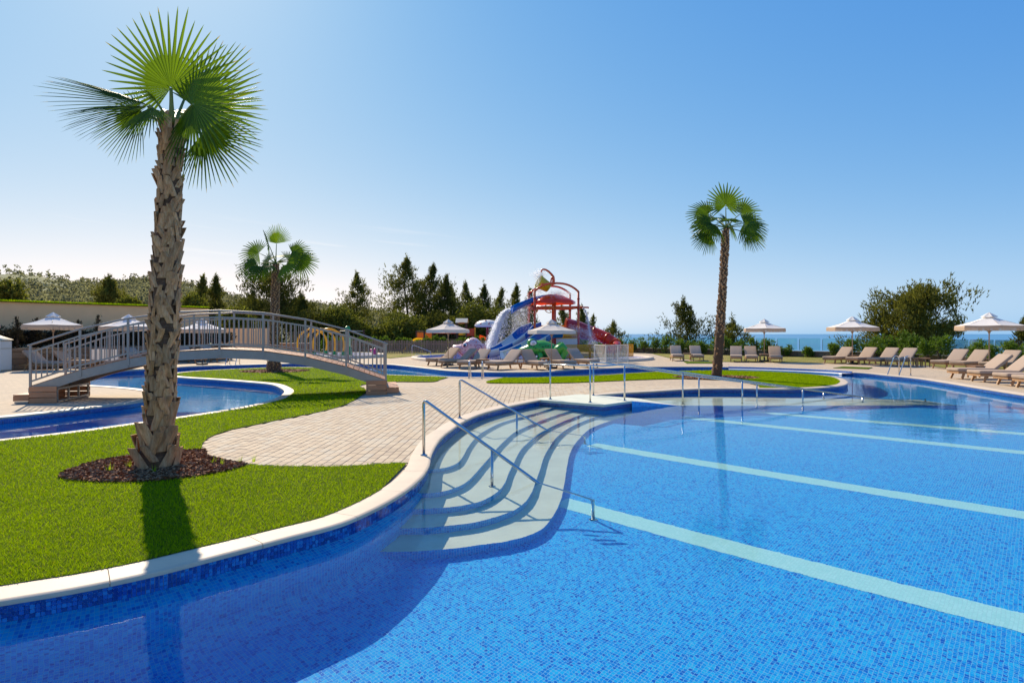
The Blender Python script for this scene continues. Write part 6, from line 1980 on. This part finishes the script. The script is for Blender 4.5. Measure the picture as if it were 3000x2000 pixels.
for x, q in ((-.15, .95), (.1, 1.0), (.35, .95), (.55, .75), (.25, .3), (.28, -.05), (.1, -.25), (-.1, -.15), (.0, .62), (.48, .35), (.4, -.3), (-.28, .15)):
    i = min(range(len(body)), key=lambda i: abs(body[i][0] - x)); zc, ry, rzz = body[i][1:]
    ell(m, (x, -ry * math.cos(q) * .99, zc + rzz * math.sin(q) * .99), (.04, .03, .04), 8)
o = m.build('spots', M['pink_deep'], gg); o['kind'] = 'stuff'
m = MB()
for k in range(5):
    a = -.5 + k * .25; m.tube([(.85, -.2, .45), (1.02, -.25 + a * .2, .35 + a * .3), (1.16, -.28 + a * .3, .30 + a * .5)], [.07, .06, .02], 8)
m.build('tail', M['pink'], gg)
# ---- mushroom shower
mp_ = PY(1428, 1046, 43); ms = empty('mushroom_shower', (mp_.x, 43, 0)); tag(ms, 'white mushroom shower with red dots on a red pole', 'mushroom shower')
m = MB(); m.tube([(0, 0, 0), (0, 0, 2.3)], .10, 12); m.build('pole', M['dark_red'], ms)
m = MB(); m.lathe([(.05, 2.14), (.80, 2.15), (.92, 2.20), (.93, 2.28), (.82, 2.45), (.55, 2.60), (.2, 2.66), (.01, 2.67)], 26); m.build('cap', M['white_paint'], ms)
for a, rr_, z in ((-2.1, .86, 2.38), (-1.4, .86, 2.38), (-.75, .84, 2.38), (-2.75, .84, 2.38), (-1.75, .55, 2.585)):
    m = MB(); ell(m, (rr_ * math.cos(a), rr_ * math.sin(a), z), (.07, .07, .07), 10); m.build('dot', M['pink_deep'], ms)

# ================================================================== round splash pad at the left with spray hoops
sp = Vector((-13.2, 43.0))
m = MB(); rows = []
for a, z in ((4.05, 0), (4.02, .19), (3.98, .21), (3.72, .21), (3.70, .19), (3.70, .1)):
    rows.append([(sp.x + a * math.cos(q), sp.y + a * math.sin(q), z) for q in np.linspace(0, 2 * math.pi, 61)[:-1]])
m.grid(rows, closed=True); o = m.build('splash_pad_rim', M['coping']); tag(o, 'raised stone rim of the round splash pad', kind='structure')
m = MB(); m.poly([(sp.x + 3.71 * math.cos(q), sp.y + 3.71 * math.sin(q), .17) for q in np.linspace(0, 2 * math.pi, 61)[:-1]]); o = m.build('splash_pad', M['lilac']); tag(o, 'wet pale surface of the round splash pad', kind='structure')
for k, (ul, ur, Y) in enumerate(((871, 958, 43.8), (894, 983, 42.6), (917, 1009, 41.4))):
    a, b = PY(ul, 1028, Y), PY(ur, 1028, Y); c = (a + b) / 2; rr_ = (b.x - a.x) / 2
    t = empty('spray_hoop', (c.x, Y, .17)); tag(t, ('yellow spray hoop on the round splash pad, farthest left', 'yellow spray hoop on the round splash pad, middle one', 'yellow spray hoop on the round splash pad, farthest right')[k], 'spray hoop', 'yellow spray hoops')
    top = H - (963 - HY) / F * Y - .17
    pth = [(rr_ * .92 * math.cos(q) * (1.08 if abs(math.cos(q)) > .6 else 1.0), 0, .75 + (top - .75) * math.sin(q)) for q in np.linspace(math.pi, 0, 17)]
    pth = [(-rr_ * .94, 0, .15)] + pth + [(rr_ * .94, 0, .15)]
    m = MB(); m.tube(pth, .075, 10); m.build('hoop', M['yellow'], t)
    for s in (-1, 1):
        m = MB(); m.lathe([(.20, 0), (.16, .10), (.10, .26)], 10, (s * rr_ * .94, 0, 0)); m.build('foot', M['green'], t)
q = PY(1024, 1047, 40.8); t = empty('ball_sprayer', (q.x, 40.8, .17)); tag(t, 'mint green spray post with a green ball on top', 'spray post')
m = MB(); m.lathe([(.20, 0), (.20, .05), (.15, .10), (.13, .55), (.09, .60)], 14); m.build('post_base', M['green'], t)
m = MB(); m.tube([(0, 0, .55), (-.03, 0, 1.2), (-.10, 0, 1.62)], .075, 12); m.build('post', M['mint'], t)
m = MB(); ell(m, (-.14, 0, 1.80), (.19, .19, .22), 16); m.build('ball', M['green'], t)
for k in range(5):
    m = MB(); a = k * 1.26; m.tube([(-.14 + .12 * math.cos(a), .12 * math.sin(a), 1.66), (-.14 + .20 * math.cos(a), .20 * math.sin(a), 1.82), (-.14 + .1 * math.cos(a), .1 * math.sin(a), 1.99)], .02, 6); m.build('leaf_rib', M['green'], t)
for u, Y, lab in ((915, 41.5, 'magenta flower shaped water jet at the left of the splash pad'), (1095, 42.0, 'magenta fish tail water jet at the right of the splash pad')):
    q = PY(u, 1040, Y); t = empty('water_jet', (q.x, Y, .17)); tag(t, lab, 'water jet')
    if u < 1000:
        m = MB(); m.lathe([(.12, 0), (.09, .15), (.14, .26), (.30, .36), (.24, .36), (.10, .28)], 14, close=False); m.build('cup', M['magenta'], t)
        m = MB(); m.lathe([(.16, 0), (.10, .08), (.02, .09)], 12); m.build('foot', M['green'], t)
    else:
        m = MB(); m.tube([(.12, 0, 0), (.06, 0, .2), (-.02, 0, .34)], [.17, .12, .08], 12); m.build('stem', M['magenta'], t)
        for dx, dz_ in ((-.26, .30), (.14, .52)):
            m = MB(); m.tube([(-.02, 0, .30), (dx * .6, 0, .28 + dz_ * .2), (dx, 0, .26 + dz_ * .42)], [.07, .10, .04], 10); m.build('fin', M['magenta'], t)
# swing frame
q = PY(1030, 978, 56); t = empty('swing_frame', (q.x, 56, 0)); tag(t, 'brown swing frame with a grey top beam behind the picket fence', 'swing')
m = MB(); m.tube([(-1.2, 0, 1.9), (1.15, 0, 1.9)], .06, 8); m.build('top_beam', M['galv'], t)
for x in (-1.2, 1.15):
    m = MB(); m.box((x, 0, 1.03), (.12, .12, 2.06)); m.build('post', M['brown_post'], t)
for x in (-.5, .4):
    m = MB(); m.tube([(x - .2, 0, 1.88), (x - .2, 0, .5)], .012, 5); m.tube([(x + .2, 0, 1.88), (x + .2, 0, .5)], .012, 5); m.build('chain', M['galv'], t)
    m = MB(); m.box((x, 0, .48), (.44, .18, .04)); m.build('seat', M['black'], t)

# ================================================================== playground behind the fence
YP = 56.0
def pg(u, v): q = PY(u, v, YP); return Vector((q.x, YP, q.z))
def pbox(m, u0, v0, u1, v1, th=.06, dy=0.):
    a, b = pg(u0, v0), pg(u1, v1); m.box(((a.x + b.x) / 2 - ob.x, dy, (a.z + b.z) / 2), (abs(b.x - a.x), th, abs(a.z - b.z)))
ob = pg(1245, 978); t = empty('climbing_frame', (ob.x, YP, 0)); tag(t, 'climbing frame with two orange panels and a triple wave slide', 'climbing frame', 'playground frames')
for u in (1220, 1243.5, 1267.5):
    m = MB(); q = pg(u, 969); m.box((q.x - ob.x, 0, q.z / 2), (.13, .13, q.z)); m.build('post', M['brown_post'], t)
for u0, u1, v0, v1 in ((1222, 1241, 973, 990), (1246, 1266, 974, 993)):
    m = MB(); pbox(m, u0, v0, u1, v1, .05, -.08); m.build('panel', M['orange'], t)
m = MB(); pbox(m, 1219, 968.5, 1244, 971.5, .1); m.build('top_bar', M['table_wood'], t)
m = MB(); pbox(m, 1219, 995, 1268, 998, .9, .4); m.build('platform', M['brown_post'], t)
for k in range(3):
    pth = []
    for u, v in ((1236, 994), (1228, 993), (1218, 998), (1211, 1006), (1204, 1011), (1197, 1017), (1188, 1024), (1180, 1026)):
        q = pg(u + k * 7 - 7, v); pth.append(Vector((q.x - ob.x, -.35 - k * .34, max(.05, q.z))))
    m = MB(); rows = [[p + Vector((0, d_, h_)) for d_, h_ in ((-.17, .12), (-.14, .0), (0, -.03), (.14, .0), (.17, .12))] for p in pth]; m.grid(rows); m.build('wave_slide', M['yellow'], t)
ob = pg(1360, 978); t = empty('play_tower', (ob.x, YP, 0)); tag(t, 'brown play tower with a beige roof and an orange spiral slide', 'play tower', 'playground frames')
for u in (1337.5, 1364.5):
    for dy in (0, 1.1):
        m = MB(); q = pg(u, 946); m.box((q.x - ob.x, dy, q.z / 2), (.13, .13, q.z)); m.build('post', M['brown_post'], t)
a, b = pg(1335, 932), pg(1370, 945)
m = MB(); m.grid([[(a.x - ob.x, -.35, b.z), (b.x - ob.x, -.35, b.z)], [(a.x - ob.x, .3, a.z), (b.x - ob.x, .3, a.z)], [(a.x - ob.x, .8, a.z), (b.x - ob.x, .8, a.z)], [(a.x - ob.x, 1.45, b.z), (b.x - ob.x, 1.45, b.z)]], sm=False); m.build('roof', M['cream_paint'], t)
m = MB(); pbox(m, 1345, 944, 1361, 949, .05, -.3); m.build('gable_panel', M['orange'], t)
m = MB(); pbox(m, 1344, 974, 1364, 982, .05, -.08); m.build('panel', M['yellow'], t)
m = MB(); pbox(m, 1334, 995, 1368, 998, 1.2, .55); m.build('platform', M['brown_post'], t)
m = MB(); pbox(m, 1368, 962, 1391, 984, .05, -.05); m.build('panel', M['tube_red'], t)
m = MB(); pbox(m, 1390.5, 958, 1393.5, 1030, .09, -.1); m.build('pole', M['yellow'], t)
m = MB(); pbox(m, 1270, 974, 1336, 977, .06, 0); m.build('bridge_rail', M['tube_red'], t)
m = MB(); pbox(m, 1270, 994, 1336, 997, .8, .4); m.build('bridge_deck', M['brown_post'], t)
for k in range(9):
    u = 1274 + k * 7; m = MB(); pbox(m, u, 976, u + 1, 995, .04); m.build('bridge_baluster', M['brown_post'], t)
cxs = pg(1396, 990)
rows = []
for k in range(22):
    a = -1.2 + k * .24; z = 1.35 - k * .055; rr_ = .58
    c = Vector((cxs.x - ob.x, .3, max(.15, z)))
    rows.append([c + Vector((math.cos(a) * (rr_ + d_), math.sin(a) * (rr_ + d_), h_)) for d_, h_ in ((-.30, .12), (-.24, 0), (0, -.06), (.24, .02), (.30, .22))])
m = MB(); m.grid(rows); m.build('spiral_slide', M['tube_red'], t)
m = MB(); m.tube([(cxs.x - ob.x, .3, 0), (cxs.x - ob.x, .3, 1.3)], .07, 8); m.build('slide_pole', M['tube_red'], t)

# ================================================================== falling and thrown water
OCT = np.array([(1, 0, 0), (-1, 0, 0), (0, 1, 0), (0, -1, 0), (0, 0, 1), (0, 0, -1)], float)
OT = np.array([(0, 2, 4), (2, 1, 4), (1, 3, 4), (3, 0, 4), (2, 0, 5), (1, 2, 5), (3, 1, 5), (0, 3, 5)])
def drops(name, C, s, label, vel=None, stretch=1.5):
    n = len(C); V = OCT[None] * s[:, None, None]
    V = V * np.array([.8, .8, stretch])[None, None] + C[:, None]
    T = OT[None] + (np.arange(n) * 6)[:, None, None]
    o = link(name, tri_mesh(name, V.reshape(-1, 3), T.reshape(-1, 3), M['spray'])); tag(o, label, kind='stuff')
    return o
r = np.random.RandomState(3)
def arc(p0, v0, n, tmax, spread, tpow=1., vs=.0):
    t = tmax * r.rand(n) ** tpow; v = np.array(v0) + r.normal(0, 1, (n, 3)) * vs
    C = np.array(p0) + v * t[:, None]; C[:, 2] -= 4.9 * t * t
    C += r.normal(0, 1, (n, 3)) * (spread * (.35 + t[:, None] / tmax)); return C
def wpt(u, v, dy): q = TL(u, v, dy); return np.array((q.x + TW.x, 40 + dy, q.z))
pa = wpt(1494, 908, -.45)
tf = math.sqrt((pa[2] - .1) / 4.9)
C1_ = arc(pa + np.array([0, 0, .0]), (-1.75, -.2, .15), 34000, tf * .98, .085, .85, .15)
C1_[:, 1] += r.uniform(-.45, .45, len(C1_))
C2_ = arc(pa, (-1.2, -.2, 0), 3200, tf, .22, .6, .3); C2_[:, 1] += r.uniform(-.5, .5, len(C2_))
C = np.concatenate([C1_, C2_]); C = C[C[:, 2] > .06]
drops('pouring_water', C, r.uniform(.006, .024, len(C)) * (.6 + .6 * r.rand(len(C))), 'white water pouring off the end of the blue chute')
# curtain from the chute edge and canopy
n = 9000; s = r.rand(n)
X0 = np.array([wpt(1505 + 50 * q, 900 - 22 * q, -.7) for q in s]); t_ = r.rand(n) ** .8 * .85
C = X0 + np.stack([r.normal(-.25, .25, n) * t_, r.normal(0, .3, n) * t_ + r.uniform(-.1, .8, n), -4.9 * t_ * t_ * .8], 1)
drops('water_curtain', C[C[:, 2] > .1], r.uniform(.004, .013, (C[:, 2] > .1).sum()), 'thin curtain of drops under the blue chute')
# splash round the bucket, onto the canopy
pb_ = wpt(1584, 806, 0)
C = np.concatenate([pb_ + r.normal(0, 1, (1500, 3)) * np.array([.22, .2, .16]) + np.array([-.12, 0, .02]), wpt(1578, 828, 0) + r.normal(0, 1, (700, 3)) * np.array([.10, .2, .30]), wpt(1585, 798, 0) + r.normal(0, 1, (200, 3)) * np.array([.03, .05, .1]),
    wpt(1575, 860, -.2) + r.normal(0, 1, (600, 3)) * np.array([.16, .3, .40])])
drops('bucket_splash', C, r.uniform(.006, .018, len(C)), 'white splash round the tipping bucket')
C = np.concatenate([wpt(1640, 862, -.1) + r.normal(0, 1, (2200, 3)) * np.array([.42, .5, .12]), wpt(1600, 872, -.5) + r.normal(0, 1, (700, 3)) * np.array([.7, .3, .08])])
C[:, 2] = np.maximum(C[:, 2], zc0 + .1)
drops('canopy_splash', C, r.uniform(.005, .016, len(C)), 'splashing water on the red canopy')
# jet thrown from the side spout and sheet over the red slide
pj = wpt(1708, 903, -W2 * .8)
C = np.concatenate([arc(pj, (.75, 0, .1), 1400, .62, .018, 1., .05), arc(pj, (.75, 0, .1), 500, .70, .06, .6, .12)])
drops('side_jet', C, r.uniform(.006, .018, len(C)), 'thin water jet from the side spout')
n = 2600; s = r.rand(n); X0 = np.array([wpt(1665 + 70 * q, 955 + 20 * q, -2.2) for q in s]); t_ = r.rand(n) * .5
C = X0 + np.stack([r.normal(.5, .4, n) * t_, r.normal(-.1, .3, n) * t_, -4.9 * t_ * t_ * .9 + r.normal(0, .1, n)], 1)
drops('slide_spray', C[C[:, 2] > .2], r.uniform(.005, .014, (C[:, 2] > .2).sum()), 'fine spray falling in front of the red slide')
C = np.concatenate([wpt(1430, 1040, -1.2) + np.abs(r.normal(0, 1, (900, 3))) * np.array([.5, .5, .22]) * np.array([-1, 1, 1]), wpt(1738, 1008, -1.5) + r.normal(0, 1, (400, 3)) * np.array([.2, .2, .25])])
drops('pool_splash', C[C[:, 2] > .08], r.uniform(.008, .022, (C[:, 2] > .08).sum()), 'splash where the water lands')
